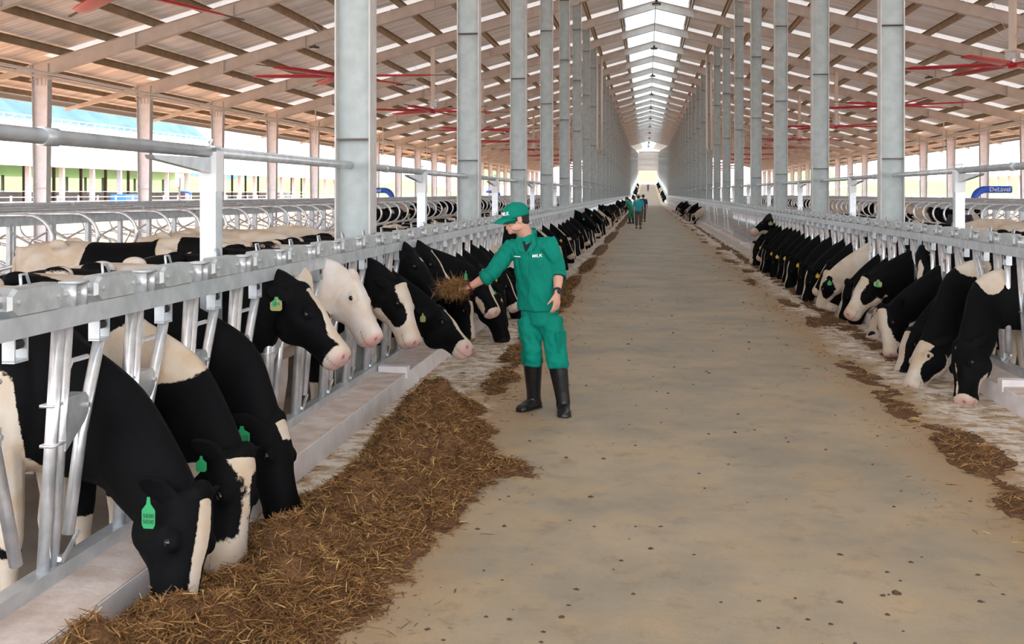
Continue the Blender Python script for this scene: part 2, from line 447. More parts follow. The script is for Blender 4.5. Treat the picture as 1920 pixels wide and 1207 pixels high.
# short posts and the neck rail pipe
post_body = MB(); post_body.box((0, 0, .85), (.10, .10, 2.0))
post_body = post_body.mesh('post_body', galv)
sl_ = MB(); sl_.box((0, 0, 1.88), (.112, .112, .24)); sl_ = sl_.mesh('post_cap', white_m)
gus = MB(); gus.prism([(-.05, 1.965), (-.80, 1.955), (-.78, 1.935), (-.05, 1.87)], 'x', -.025, .025)
gus = gus.mesh('bracket', galv)
clampm = MB(); clampm.box((0, 0, 2.03), (.09, .10, .012)); clampm.tube([(0, -.05, 2.02), (.03, -.05, 2.07), (-.03, .04, 2.06)], .008, 6); clampm = clampm.mesh('clamp', galv)
proot = None
for i in range(26):
    y = 6.05 + 6 * i
    for s, nm in ((-1, 'left'), (1, 'right')):
        if s == 1 and i == 0: continue
        if proot is None:
            o = empty('fence_post', (XC + s * 3.03, y, 0)); link('post_body', post_body, o); link('post_cap', sl_, o); link('bracket', gus, o); link('clamp', clampm, o); proot = o
        else:
            o = copy_tree(proot)
        o.location = (XC + s * 3.03, y, 0)
        rk = rank(i if s == -1 else i - 1, 0)
        tag(o, ('%s square post carrying the pipe behind the %s fence' % (rk, nm)) if rk else 'distant square post under the %s overhead pipe' % nm, 'post', '%s pipe posts' % nm)
for s, nm in ((-1, 'left'), (1, 'right')):
    mb = MB()
    for i in range(27):
        y = 0.05 + 6 * i
        mb.tube([(XC + s * 3.03, y, 2.0), (XC + s * 3.03, y + 6, 2.0)], .036, 10)
        mb.tube([(XC + s * 3.03, y + 4.2, 2.0), (XC + s * 3.03, y + 4.32, 2.0)], .043, 10)
    tag(mb.build('overhead_pipe', galv, smooth=True), 'long galvanised pipe resting on the posts behind the %s fence' % nm, 'pipe')

# outer columns
oc = MB(); oc.box((0, 0, 2.6), (.50, .012, 5.4))
oc = MB(); oc.prism([(-.17, -.2), (.17, -.2), (.24, 5.35), (-.24, 5.35)], 'y', -.008, .008)
oc = oc.mesh('web', outer_m)
of = MB()
for s in (-1, 1): of.prism([(s * .17 - .007, -.2), (s * .17 + .007, -.2), (s * .24 + .007, 5.35), (s * .24 - .007, 5.35)], 'y', -.11, .11)
of = of.mesh('flange', column_edge)
ob = MB()
for z in (1.9, 3.4, 5.0): ob.box((0, 0, z), (.40, .19, .014))
for k in range(3):
    for y in (-.03, .03): ob.tube([(-.12 + .12 * k, y, 4.75), (-.12 + .12 * k, y, 5.25)], .012, 6)
ob = ob.mesh('stiffener', rafter_m)
oroot = None
for i in range(27):
    y = 3.05 + 6 * i
    for s, nm in ((-1, 'left'), (1, 'right')):
        if oroot is None:
            o = empty('eave_column', (0, 0, 0)); link('web', oc, o); link('flange', of, o); link('stiffener', ob, o); oroot = o
        else: o = copy_tree(oroot)
        o.location = (XC + s * HO, y, 0)
        j = i - (4 if s == -1 else 9)
        rk = rank(j, 0) if j >= 0 else None
        if j < 0: lb = 'pale outer column of the %s eave near the camera end' % nm
        elif rk: lb = '%s visible pale column along the open %s eave' % (rk, nm)
        else: lb = 'faraway pale column along the open %s eave' % nm
        tag(o, lb, 'column', '%s outer columns' % nm)

# ------------------------------------------------------------------ far end
yE = Y2
for s in (-1, 1):
    w = MB()   # side sheeting of the rising stretch, behind its columns
    x = XC + s * 3.3
    w.add([(x, Y1 + 2, zoff(Y1 + 2) + 2.4), (x, Y2, 4.4 + 2.4), (x, Y2, 13.4), (x, Y1 + 2, RIDGE - .6), (x + s * .05, Y1 + 2, zoff(Y1 + 2) + 2.4), (x + s * .05, Y2, 4.4 + 2.4), (x + s * .05, Y2, 13.4), (x + s * .05, Y1 + 2, RIDGE - .6)],
          [(0, 1, 2, 3), (4, 7, 6, 5), (0, 4, 5, 1), (3, 2, 6, 7), (0, 3, 7, 4), (1, 5, 6, 2)])
    st(w.build('wall_left' if s == -1 else 'wall_right', gable_m))
    e = MB(); a, b = sorted((XC + s * 2.5, XC + s * 4.4)); e.prism([(a, 3), (b, 3), (b, 13.2), (a, 13.6)], 'y', yE, yE + .1); st(e.build('wall_back', gable_m))
    e = MB(); a, b = sorted((XC + s * 3.4, XC + s * 19)); e.prism([(a, 2.8), (b, 2.8), (b, roof_z(19)), (a, roof_z(3.4))] if s == 1 else [(b, 2.8), (a, 2.8), (a, roof_z(19)), (b, roof_z(3.4))], 'y', Y1 + 3, Y1 + 3.1); st(e.build('wall_back', gable_m))
e = MB(); e.prism([(XC - 2.5, 8.17), (XC + 2.5, 8.17), (XC + 2.5, 13.6), (XC - 2.5, 13.6)], 'y', yE, yE + .1); st(e.build('wall_back', gable_m))
for z in (8.17, 9.6, 11.2):
    e = MB(); e.box((XC, yE - .1, z), (7.5, .12, .12)); st(e.build('trim_1', rafter_m))
for y in (Y1, Y1 + 60):
    e = MB(); e.box((XC, y, 8.0 + zoff(y)), (6, .1, .12)); e.box((XC, y, 7.0 + zoff(y)), (6, .1, .08))
    tag(e.build('tie_beam', rafter_m), 'thin tie beam across the aisle, %s' % ('where the floor starts to rise' if y == Y1 else 'further up the rising stretch'), 'beam')
#NEXT
# ------------------------------------------------------------------ ceiling fans and lamps
def fan_meshes():
    mast = MB(); mast.box((0, 0, 1.45), (.14, .14, 2.3)); mast.box((0, 0, .34), (.34, .34, .05))
    motor = MB(); motor.box((0, 0, .22), (.26, .26, .20)); motor.tube([(0, 0, .12), (0, 0, -.02)], .17, 16); motor.tube([(.2, .1, .2), (.2, .1, .5)], .05, 8)
    hub = MB(); hub.tube([(0, 0, .03), (0, 0, -.05)], .24, 18); hub.tube([(0, 0, -.05), (0, 0, -.10)], .10, 12)
    bl = MB()
    rings = []
    for r_, w, t in ((.18, .10, .02), (.35, .17, .035), (2.0, .15, .028), (2.35, .13, .022), (2.5, .02, .008)):
        tw = R(9)
        rings.append([(r_, math.cos(a) * w, math.sin(a) * t + math.cos(a) * w * math.tan(tw)) for a in [2 * math.pi * k / 10 for k in range(10)]])
    bl.loft(rings)
    tip = MB(); tip.box((2.75, 0, 0), (.6, .05, .02))
    wire = MB()
    for a in (45, 135, 225, 315): wire.tube([(.07 * math.cos(R(a)), .07 * math.sin(R(a)), .55), (1.6 * math.cos(R(a)), 1.6 * math.sin(R(a)), 2.0)], .006, 5)
    return mast.mesh('mast', pipe_m), motor.mesh('motor', galv), hub.mesh('hub', red_m, True), bl.mesh('blade', red_m, True), wire.mesh('guy_wire', galv), tip.mesh('blade_tip', dark_m)
FM = fan_meshes(); froot = None
for i in range(12):
    for s, nm in ((-1, 'left'), (1, 'right')):
        y = 15 + 12 * i + (.3 if s == -1 else 0)
        if froot is None:
            o = empty('ceiling_fan'); link('mast', FM[0], o); link('motor', FM[1], o); link('hub', FM[2], o); link('guy_wire', FM[4], o)
            for k in range(6):
                b = link('blade', FM[3], o); b.rotation_euler = (0, 0, R(60 * k))
                t = link('blade_tip', FM[5], b)
            froot = o
        else: o = copy_tree(froot)
        o.location = (XC + s * 8.55, y, 4.92); o.rotation_euler = (0, 0, R([14, 3, 22, 47, 35, 8][(i + (0 if s == -1 else 2)) % 6]))
        j = i if s == -1 else i - 1
        rk = rank(j, 0) if j >= 0 else None
        lb = 'large red ceiling fan just out of view over the near right bay' if j < 0 else ('%s large red-bladed ceiling fan under the %s roof' % (rk, nm) if rk else 'distant red-bladed ceiling fan under the %s roof' % nm)
        tag(o, lb, 'ceiling fan', '%s ceiling fans' % nm)
def lamp_meshes():
    rod = MB().tube([(0, 0, 0), (0, 0, .55)], .012, 6)
    hd = MB().tube([(0, 0, .0), (0, 0, .06), (0, 0, .10)], [.16, .17, .06], 16); hd.tube([(0, 0, .1), (0, 0, .18)], .05, 10)
    gl = MB().tube([(0, 0, -.012), (0, 0, 0)], .14, 16)
    return rod.mesh('rod', pipe_m), hd.mesh('lamp_head', lamp_m), gl.mesh('lens', white_m)
LM = lamp_meshes(); lroot = None
def place_lamp(x, y, z, lb, grp):
    global lroot
    if lroot is None:
        o = empty('hanging_lamp'); link('rod', LM[0], o); link('lamp_head', LM[1], o); link('lens', LM[2], o); lroot = o
    else: o = copy_tree(lroot)
    o.location = (x, y, z); tag(o, lb, 'lamp', grp)
for i in range(11):
    for s, nm in ((-1, 'left'), (1, 'right')):
        y = 33.3 + 12 * i; d = 11.3
        rk = rank(i, 0)
        place_lamp(XC + s * d, y, RIDGE - SL * d - .42, ('%s black lamp hung over the outer side of the %s roof slope' % (rk, nm)) if rk else 'distant black lamp hung from the %s roof slope' % nm, '%s slope lamps' % nm)
for i in range(13):
    y = 27.0 + 12 * i
    if y > Y1: break
    rk = rank(i - 1, 0) if i else None
    place_lamp(XC - .03, y, 8.74, ('%s black lamp under the pale ridge light' % rk) if rk else 'distant black lamp in the line under the ridge light', 'ridge lamps')
for k in range(8):
    y = Y1 + 8 + 16 * k
    place_lamp(XC - .03, y, 9.6 + zoff(y), 'tiny black lamp under the ridge of the rising stretch', 'far ridge lamps')
mb = MB().tube([(XC - .03, 20, 9.32), (XC - .03, Y1, 9.32)], .012, 6)
tag(mb.build('lamp_cable', lamp_m), 'thin dark cable strung along the ridge above the lamps', 'cable')

# long pale downpipes on the columns near y=45..51
for s, nm in ((-1, 'left'), (1, 'right')):
    mb = MB(); x = XC + s * (HC - .05); y = 56.6
    mb.tube([(x - .12, y, 9.2), (x - .12, y, 4.2), (x - .02, y, 3.95), (x + .12, y, 4.05), (x + .12, y, 9.2)], .055, 8)
    tag(mb.build('looped_pipe', pipe_m, smooth=True), 'pale looped pipe hanging high beside the %s column row' % nm, 'pipe')
# electrical conduits dropping from the right and left slope near the eave
for i, y in enumerate((45.4, 57.5, 69.4)):
    for s, nm in ((-1, 'left'), (1, 'right')):
        mb = MB().tube([(XC + s * 13.6, y, 6.15), (XC + s * 15.2, y, 6.0), (XC + s * 15.2, y, 4.0)], .03, 6)
        tag(mb.build('conduit', pipe_m), '%s bent cream conduit dropping near the %s eave' % (('nearest', 'middle', 'farthest')[i], nm), 'pipe')

# ------------------------------------------------------------------ feed fence panels
def lock_parts(k):
    """one headlock at local y0; local +x points to the feed aisle"""
    y0 = .3 + .6 * k
    top = MB()   # latch housing on the bar: chamfered long cover
    yc = y0 - .2; hw, hz = .18, .055
    def oct_(x, a, b): return [(x, yc - a, 1.345 - b * .5), (x, yc - a * .8, 1.345 - b), (x, yc + a * .8, 1.345 - b), (x, yc + a, 1.345 - b * .5), (x, yc + a, 1.345 + b * .5), (x, yc + a * .8, 1.345 + b), (x, yc - a * .8, 1.345 + b), (x, yc - a, 1.345 + b * .5)]
    top.loft([oct_(.0, hw, hz), oct_(.06, hw, hz), oct_(.075, hw * .93, hz * .86)])
    for e in (-.13, .13): top.tube([(.07, yc + e, 1.345), (.088, yc + e, 1.345)], .012, 6)
    rod = MB(); rod.tube([(.03, yc + .15, 1.34), (.03, yc + .45, 1.34)], .013, 8)
    rod.box((.035, yc + .27, 1.335), (.07, .012, .09)); rod.box((.035, yc + .35, 1.335), (.07, .012, .09)); rod.box((.035, yc + .31, 1.385), (.08, .10, .01))
    rod.tube([(.02, yc - .03, 1.39), (.01, yc - .02, 1.44), (.01, yc + .02, 1.44), (.02, yc + .03, 1.39)], .006, 6)
    pair = MB()
    for dy in (0, .062):
        pair.tube([(.035, y0 + dy, 1.25), (-.035, y0 + dy, .19)], .026, 10)
    pair.box((.0, y0 + .03, .74), (.058, .125, .012)); pair.box((-.0, y0 + .03, .90), (.058, .125, .012))
    plate = MB(); plate.prism([(y0 + .06, .70), (y0 + .20, .79), (y0 + .235, .83), (y0 + .235, .89), (y0 + .21, .915), (y0 + .06, .915)], 'x', -.035, .03)
    plate.tube([(-.045, y0 + .215, .86), (.045, y0 + .215, .86)], .012, 6)
    br = MB()
    for e in (.27, .35): br.box((.035, y0 + e, 1.20), (.05, .008, .15))
    br.box((.035, y0 + .31, 1.125), (.05, .088, .01))
    bump = MB(); bump.tube([(.035, y0 + .28, 1.185), (.035, y0 + .34, 1.185)], .02, 8)
    stop = MB(); stop.tube([(.0, y0 + .06, .26), (-.01, y0 + .10, .24), (-.02, y0 + .20, .29), (-.02, y0 + .24, .32)], .011, 6)
    stop.tube([(.02, y0 + .07, 1.0), (.02, y0 + .12, 1.06), (.02, y0 + .24, 1.06)], .011, 6)
    return top, rod, pair, plate, br, bump, stop
def swing_mesh(k, open_):
    y0 = .3 + .6 * k
    sw = MB()
    if open_: sw.tube([(.03, y0 + .10, 1.14), (.005, y0 + .215, .86), (-.02, y0 + .40, .33)], .026, 10)
    else: sw.tube([(.035, y0 + .31, 1.12), (.0, y0 + .225, .74), (-.02, y0 + .16, .33)], .026, 10)
    return sw
LP = [lock_parts(k) for k in range(10)]
mats_ = [galv_plate, galv, galv_tube, galv_plate, galv, black_rub, galv_tube]
nms = ['latch_cover', 'latch_rod', 'fixed_bars', 'pivot_plate', 'swing_bracket', 'rubber_bumper', 'stop_bar']
base0 = [p.mesh(n, m, True if n in ('fixed_bars', 'latch_rod') else False) for p, n, m in zip(LP[0], nms, mats_)]
sw_open = swing_mesh(0, True).mesh('swing_bar', galv_tube, True); sw_shut = swing_mesh(0, False).mesh('swing_bar', galv_tube, True)
tb = MB(); tb.box((.035, 3, 1.25), (.06, 5.98, .082)); 
tb = tb.mesh('top_rail', galv)
bb = MB(); bb.box((-.035, 3, .20), (.075, 5.98, .065)); bb = bb.mesh('bottom_rail', galv)
def panel_full(x, y, rz, side, idx, openset):
    o = empty('headlock_panel', (x, y, 0), rz)
    link('top_rail', tb, o); link('bottom_rail', bb, o)
    for k in range(10):
        for n, me in zip(nms, base0):
            c = link(n, me, o, (0, .6 * k, 0))
        link('swing_bar', sw_open if k in openset else sw_shut, o, (0, .6 * k, 0))
    return o
far_cache = {}
def far_panel():
    if 'm' not in far_cache:
        A = MB(); slot = [2, 0, 1, 2, 0, 3, 1]
        for k in range(10):
            for i_, p in enumerate(LP[k]):
                if i_ != 6: A.add(p.v, p.f, slot[i_])
            q = swing_mesh(k, k in (2, 5)); A.add(q.v, q.f, 1)
        A.box((.035, 3, 1.25), (.06, 5.98, .082)); A.box((-.035, 3, .20), (.075, 5.98, .065))
        far_cache['m'] = A.mesh('headlock_panel', [galv, galv_tube, galv_plate, black_rub])
    return far_cache['m']
for i in range(26):
    for s, nm in ((-1, 'left'), (1, 'right')):
        y = 3 + 6 * i
        x = XC + s * 2.77; rz = 0 if s == -1 else math.pi; yy = y if s == -1 else y + 6
        if s == 1 and i == 0: pass
        if i < 6: o = panel_full(x, yy, rz, nm, i, {2, 6, 7} if i == 1 else ({0} if i == 0 else {3, 8}))
        else: o = link('headlock_panel', far_panel()); o.location = (x, yy, 0); o.rotation_euler = (0, 0, rz)
        rk = rank(i, 0)
        tag(o, ('%s six metre section of galvanised headlocks along the %s kerb' % (rk, nm)) if rk else 'distant section of headlocks on the %s fence' % nm, 'headlock fence', '%s headlock sections' % nm)
for i in range(22):
    for s, nm in ((-1, 'left'), (1, 'right')):
        y = Y1 + 6 * i
        o = link('headlock_panel', far_panel()); x = XC + s * 2.77
        o.location = (x, y + (6 if s == 1 else 0), zoff(y + (6 if s == 1 else 0))); o.rotation_euler = (math.atan(RAMP) * (1 if s == -1 else -1), 0, 0 if s == -1 else math.pi)
        tag(o, 'tiny headlock section on the rising far end of the %s fence' % nm, 'headlock fence', '%s far headlock sections' % nm)

# ------------------------------------------------------------------ cubicles (free stalls) behind each side
def stall_meshes():
    lp = MB(); pts = [(-2.3, 0, 1.42), (-.55, 0, 1.42)]
    for a in range(0, 181, 15): pts.append((-.55 + .36 * math.sin(R(a)) * 1.0, 0, 1.10 + .32 * math.cos(R(a))))
    pts += [(-.9, 0, .70), (-1.55, 0, .42), (-2.3, 0, .38)]
    lp.tube(pts, .028, 10)
    ps = MB(); ps.box((-2.3, 0, .75), (.07, .07, 1.35)); ps.box((-2.26, 0, 1.4), (.12, .10, .06))
    ps.tube([(-2.3, 0, 1.1), (-1.9, .0, .9), (-1.7, 0, .55)], .02, 6)
    return lp.mesh('divider_loop', galv_tube, True), ps.mesh('divider_post', galv)
SM = stall_meshes(); sroot = None
ns = 0
for s, nm in ((-1, 'left'), (1, 'right')):
    for row in (0, 1):
        n = 78 if row == 0 else 60
        for i in range(n):
            y = 9.4 + 1.15 * i + (0 if s == -1 else 5)
            if row == 1: y += .4
            if sroot is None:
                o = empty('stall_divider'); link('divider_loop', SM[0], o); link('divider_post', SM[1], o); sroot = o
            else: o = copy_tree(sroot)
            # row 0 faces the feed aisle, row 1 the outer wall
            d = 8.0 if row == 0 else 12.8
            o.location = (XC + s * d, y, .04)
            o.rotation_euler = (0, 0, (0 if s == -1 else math.pi) + (0 if row == 0 else math.pi))
            rk = rank(i, 0) if (row == 0 and s == -1) else None
            lb = ('%s looped tube divider of the left inner stall row' % rk) if rk else ('looped tube divider in the %s row of stalls on the %s side' % (('inner', 'outer')[row], nm))
            tag(o, lb, 'stall divider', '%s %s stall dividers' % (nm, ('inner', 'outer')[row])); ns += 1
    for k, (d, z, w, h) in enumerate(((10.3, 1.36, .05, .17), (9.9, 1.52, .05, .05), (9.2, 1.50, .05, .05), (10.5, 1.56, .05, .06))):
        mb = MB(); a, b = 4, 100
        if h > .1: mb.box((XC + s * d, 52, z - .05), (w, 96, h))
        else: mb.tube([(XC + s * d, a, z), (XC + s * d, b, z)], h / 2, 8)
        for q in range(20):
            yy = 8 + q * 4.6
            mb.tube([(XC + s * d - .08, yy, z), (XC + s * d + .08, yy, z)], .04, 6)
        tag(mb.build('stall_rail', galv), ['flat broad rail board', 'middle round rail', 'foremost round rail', 'rearmost round rail'][k] + ' running over the stall dividers on the %s side' % nm, 'rail', '%s stall rails' % nm)
    # low rail fence just outside the eave and along the yard
    mb = MB()
    for z in (.5, .9, 1.3):
        mb.tube([(XC + s * 17.9, 0, z), (XC + s * 17.9, Y1, z)], .02, 6)
    for q in range(52):
        mb.tube([(XC + s * 17.9, 1 + q * 3, -.2), (XC + s * 17.9, 1 + q * 3, 1.35)], .025, 6)
    tag(mb.build('pipe_fence', galv_tube), 'low three-rail pipe fence just outside the %s eave columns' % nm, 'fence')
    mb = MB()
    for z in (.4, .75, 1.1, 1.45):
        mb.box((XC + s * 46, 110, z), (.05, 260, .06))
    for q in range(86):
        mb.box((XC + s * 46, -20 + q * 3, .6), (.10, .10, 1.9))
    tag(mb.build('yard_fence', white_m), 'white rail fence in front of the neighbouring barn on the %s' % nm, 'fence')

# ------------------------------------------------------------------ neighbouring barns
for s, nm in ((-1, 'left'), (1, 'right')):
    e = empty('neighbour_barn', (0, 0, 0), 0, 'long white-roofed open barn across the yard on the %s' % nm, 'barn')
    if s == -1: x0, x1, x2, z0, z1 = 50, 67, 84, 4.1, 9.6
    else: x0, x1, x2, z0, z1 = 56, 74, 92, 4.6, 10.5
    ya, yb = -40, (175 if s == -1 else 190)
    rf = MB(); rf.prism([(XC + s * x0, z0), (XC + s * x1, z1), (XC + s * x2, z0), (XC + s * x2, z0 - .15), (XC + s * x1, z1 - .2), (XC + s * x0, z0 - .15)], 'y', ya, yb)
    rf.build('barn_roof', wroof_m, e)
    rv = MB()
    for q in range(60):
        y = ya + (yb - ya) * q / 60
        rv.box((XC + s * (x1 - .8), y, z1 + .15), (.08, .08, .8)); rv.box((XC + s * (x1 - .8), y + 1.2, z1 + .1), (.05, 2.4, .05), rot=Matrix.Rotation(R(18), 3, 'X'))
    rv.box((XC + s * (x1 - .8), (ya + yb) / 2, z1 + .5), (.12, yb - ya, .07)); rv.box((XC + s * (x1 - .8), (ya + yb) / 2, z1 + .05), (.12, yb - ya, .05))
    rv.build('ridge_truss', galv, e)
    m1 = MB().box((0, 0, 0), (.4, .3, z0)).mesh('front_post', outer_m); m2 = MB().box((0, 0, 0), (.25, .2, z0 + 1.2)).mesh('inner_post', dark_m); m3 = MB().box((0, 0, 0), (.3, .25, z0)).mesh('rear_post', dark_m)
    for q in range(int((yb - ya) / 5)):
        link('front_post', m1, e, (XC + s * (x0 + 1), ya + q * 5, z0 / 2 - .1)); link('inner_post', m2, e, (XC + s * (x0 + 9), ya + 2 + q * 5, z0 / 2 + .3)); link('rear_post', m3, e, (XC + s * (x2 - 1), ya + q * 5, z0 / 2))
    wl_ = MB(); wl_.box((XC + s * (x0 + 12), (ya + yb) / 2, 1.1), (.2, yb - ya, 1.5)); wl_.build('block_wall', wall_m, e)
    rl = MB()
    for z in (.5, 1.0, 1.4, 1.9): rl.box((XC + s * (x0 + .5), (ya + yb) / 2, z), (.05, yb - ya, .05))
    rl.build('barn_rails', galv, e)
    # a further roof behind
    e2 = empty('far_barn', (0, 0, 0), 0, 'second white barn roof rising behind the first on the %s' % nm, 'barn')
    xx = 100; rf = MB(); rf.prism([(XC + s * xx, 7), (XC + s * (xx + 20), 18.3), (XC + s * (xx + 40), 7), (XC + s * (xx + 40), 0), (XC + s * xx, 0)], 'y', -60, 150 if s == -1 else 170)
    rf.build('barn_roof', wroof_m, e2)

# switch box on a pole, seen at left in front of the neighbour barn
mb = MB(); mb.box((-44.5, 95, 3.0), (.15, 1.6, 1.3)); sb = MB(); sb.box((-44.5, 95, 1.4), (.15, .15, 3.6))
e = empty('switch_board', (0, 0, 0), 0, 'grey switch board on a post in front of the left neighbouring barn', 'switch board'); mb.build('board', mat('board', (.45, .36, .36), .7), e); sb.build('post', dark_m, e)

# cow brushes: blue curved arm with yellow brush
def brush(x, y, face, lb, text=True):
    e = empty('cow_brush', (x, y, 0), 0, lb, 'cow brush')
    mb = MB(); pts = [(0, 0, 1.05 + .0), (0, 0, 1.5)] + [(face * (.38 - .38 * math.cos(R(a))), 0, 1.5 + .38 * math.sin(R(a))) for a in range(10, 91, 10)] + [(face * 1.25, 0, 1.88)]
    mb.tube(pts, .13, 10); mb.build('blue_arm', blue_m, e, True)
    b = MB().tube([(0, 0, .35), (0, 0, .5), (0, 0, 1.0), (0, 0, 1.12)], [.22, .33, .33, .2], 16); b.build('brush_roll', yellow_m, e)
    b = MB().tube([(0, 0, -.1), (0, 0, .36)], .07, 10); b.build('stand', blue_m, e)
    if text:
        cu = bpy.data.curves.new('arm_lettering', 'FONT'); cu.body = 'DeLaval'; cu.size = .22; cu.align_x = 'CENTER'; cu.extrude = .004
        t = bpy.data.objects.new('tmp', cu); COL.objects.link(t)
        mm = bpy.data.meshes.new_from_object(t.evaluated_get(bpy.context.evaluated_depsgraph_get())); bpy.data.objects.remove(t)
        mm.materials.clear(); mm.materials.append(white_m); t = link('arm_lettering', mm, e)
        t.location = (face * .82, -.135, 1.81); t.rotation_euler = (R(90), 0, 0)
    return e
brush(-11.55, 46.5, -1, 'blue curved cow brush arm with white lettering beside the left stalls')
brush(11.6, 38.9, 1, 'blue curved cow brush arm with yellow roll beside the right stalls')
brush(-13.6, 96, -1, 'small distant blue cow brush behind the left columns', False)
brush(-47, 103, -1, 'blue and yellow cow brush in front of the left neighbouring barn', False)
# blue water tanks / equipment far left yard and right yard
for (x, y, lb) in ((-48.2, 92, 'blue machine body by the white fence at the far left'), (-11.2, 47.5, 'low blue water trough behind the left stall loops'), (13.2, 26.5, 'low blue water trough behind the right stall loops')):
    mb = MB()
    if x < -40: mb.box((x, y, .75), (1.5, 3.5, 1.8)); mb.box((x, y - 2.4, .3), (1.2, 1.3, .9))
    else: mb.box((x, y, .45), (1.6, .7, .6)); mb.box((x, y, .78), (1.7, .8, .06))
    tag(mb.build('water_trough' if x > -40 else 'blue_machine', mat('blue_plastic', (.05, .18, .62), .4)), lb, 'trough' if x > -40 else 'machine')
#NEXT2
# ------------------------------------------------------------------ animals: helpers
def remeshed(mb, name, voxel, smooth=2, mats=()):
    me = mb.mesh('tmp', [])
    ob_ = bpy.data.objects.new('tmp', me); COL.objects.link(ob_)
    m = ob_.modifiers.new('r', 'REMESH'); m.mode = 'VOXEL'; m.voxel_size = voxel; m.use_smooth_shade = True
    m = ob_.modifiers.new('s', 'SMOOTH'); m.factor = .5; m.iterations = smooth
    dg = bpy.context.evaluated_depsgraph_get()
    out = bpy.data.meshes.new_from_object(ob_.evaluated_get(dg)); out.name = name
    bpy.data.objects.remove(ob_); bpy.data.meshes.remove(me)
    for mt in mats: out.materials.append(mt)
    return out

def coords(me):
    a = np.empty(len(me.vertices) * 3, dtype=np.float32); me.vertices.foreach_get('co', a); return a.reshape(-1, 3)
def fattr(me, name, arr):
    at = me.attributes.new(name, 'FLOAT', 'POINT'); at.data.foreach_set('value', np.asarray(arr, dtype=np.float32))

def catmull(xs, rows, n):
    """resample rows (list of tuples keyed by xs) to n rings with monotone-ish smoothing"""
    xs = np.array(xs, float); rows = np.array(rows, float)
    t = np.linspace(xs[0], xs[-1], n); out = []
    for q in t:
        i = min(max(np.searchsorted(xs, q) - 1, 0), len(xs) - 2)
        p0 = rows[max(i - 1, 0)]; p1 = rows[i]; p2 = rows[i + 1]; p3 = rows[min(i + 2, len(xs) - 1)]
        x0 = xs[max(i - 1, 0)]; x1 = xs[i]; x2 = xs[i + 1]; x3 = xs[min(i + 2, len(xs) - 1)]
        m1 = (p2 - p0) / max(x2 - x0, 1e-6) * (x2 - x1); m2 = (p3 - p1) / max(x3 - x1, 1e-6) * (x2 - x1)
        u = (q - x1) / (x2 - x1)
        out.append((2 * u**3 - 3 * u**2 + 1) * p1 + (u**3 - 2 * u**2 + u) * m1 + (-2 * u**3 + 3 * u**2) * p2 + (u**3 - u**2) * m2)
    return t, np.array(out)

def coat_material(name, white, black, pinkc):
    m = bpy.data.materials.new(name); m.use_nodes = True
    nt = m.node_tree; N = nt.nodes; L = nt.links; b = N['Principled BSDF']
    tc = N.new('ShaderNodeTexCoord')
    n = N.new('ShaderNodeTexNoise'); n.inputs['Scale'].default_value = 38; n.inputs['Detail'].default_value = 5; n.inputs['Roughness'].default_value = .7
    L.new(tc.outputs['Object'], n.inputs['Vector'])
    def at(nm):
        a = N.new('ShaderNodeAttribute'); a.attribute_name = nm; return a.outputs['Fac']
    def mth(op, a, b_):
        x = N.new('ShaderNodeMath'); x.operation = op
        for i, v in ((0, a), (1, b_)):
            if isinstance(v, (int, float)): x.inputs[i].default_value = v
            else: L.new(v, x.inputs[i])
        return x.outputs[0]
    def rmp(x, a, b_):
        r = N.new('ShaderNodeMapRange'); L.new(x, r.inputs[0]); r.inputs[1].default_value = a; r.inputs[2].default_value = b_; return r.outputs[0]
    def mix(f, a, b_):
        x = N.new('ShaderNodeMix'); x.data_type = 'RGBA'; L.new(f, x.inputs[0])
        for i, v in ((6, a), (7, b_)):
            if isinstance(v, tuple): x.inputs[i].default_value = (*v, 1)
            else: L.new(v, x.inputs[i])
        return x.outputs[2]
    wob = mth('MULTIPLY', mth('ADD', n.outputs['Fac'], -.5), .035)
    n3 = N.new('ShaderNodeTexNoise'); n3.inputs['Scale'].default_value = 6; n3.inputs['Detail'].default_value = 6; L.new(tc.outputs['Object'], n3.inputs['Vector'])
    wcol = mix(rmp(n3.outputs['Fac'], .38, .7), white, tuple(c * k for c, k in zip(white, (.86, .74, .60))))
    c = mix(rmp(mth('ADD', at('coat'), wob), -.003, .003), black, wcol)
    c = mix(at('pink'), c, pinkc)
    c = mix(at('dark'), c, (.025, .018, .018))
    L.new(c, b.inputs['Base Color']); b.inputs['Roughness'].default_value = .7; b.inputs['Specular IOR Level'].default_value = .10
    # short fur: fine streaky bump
    n2 = N.new('ShaderNodeTexNoise'); n2.inputs['Scale'].default_value = 140; n2.inputs['Detail'].default_value = 3
    L.new(tc.outputs['Object'], n2.inputs['Vector'])
    bp = N.new('ShaderNodeBump'); bp.inputs['Strength'].default_value = .35; bp.inputs['Distance'].default_value = .006
    L.new(n2.outputs['Fac'], bp.inputs['Height']); L.new(bp.outputs[0], b.inputs['Normal'])
    return m
coat_m = coat_material('holstein_coat', (.62, .53, .44), (.0025, .0025, .003), (.62, .36, .33))
coat_w = coat_material('pale_coat', (.68, .61, .56), (.0025, .0025, .003), (.72, .36, .34))
eye_m = mat('cow_eye', (.008, .006, .006), .08)
tag_g = mat('green_tag', (.02, .30, .10), .45); tag_y = mat('yellow_tag', (.75, .50, .03), .45); tag_o = mat('olive_tag', (.30, .30, .10), .5)
ink_m = mat('tag_ink', (.01, .06, .03), .6)

HL = .52   # head length poll to muzzle
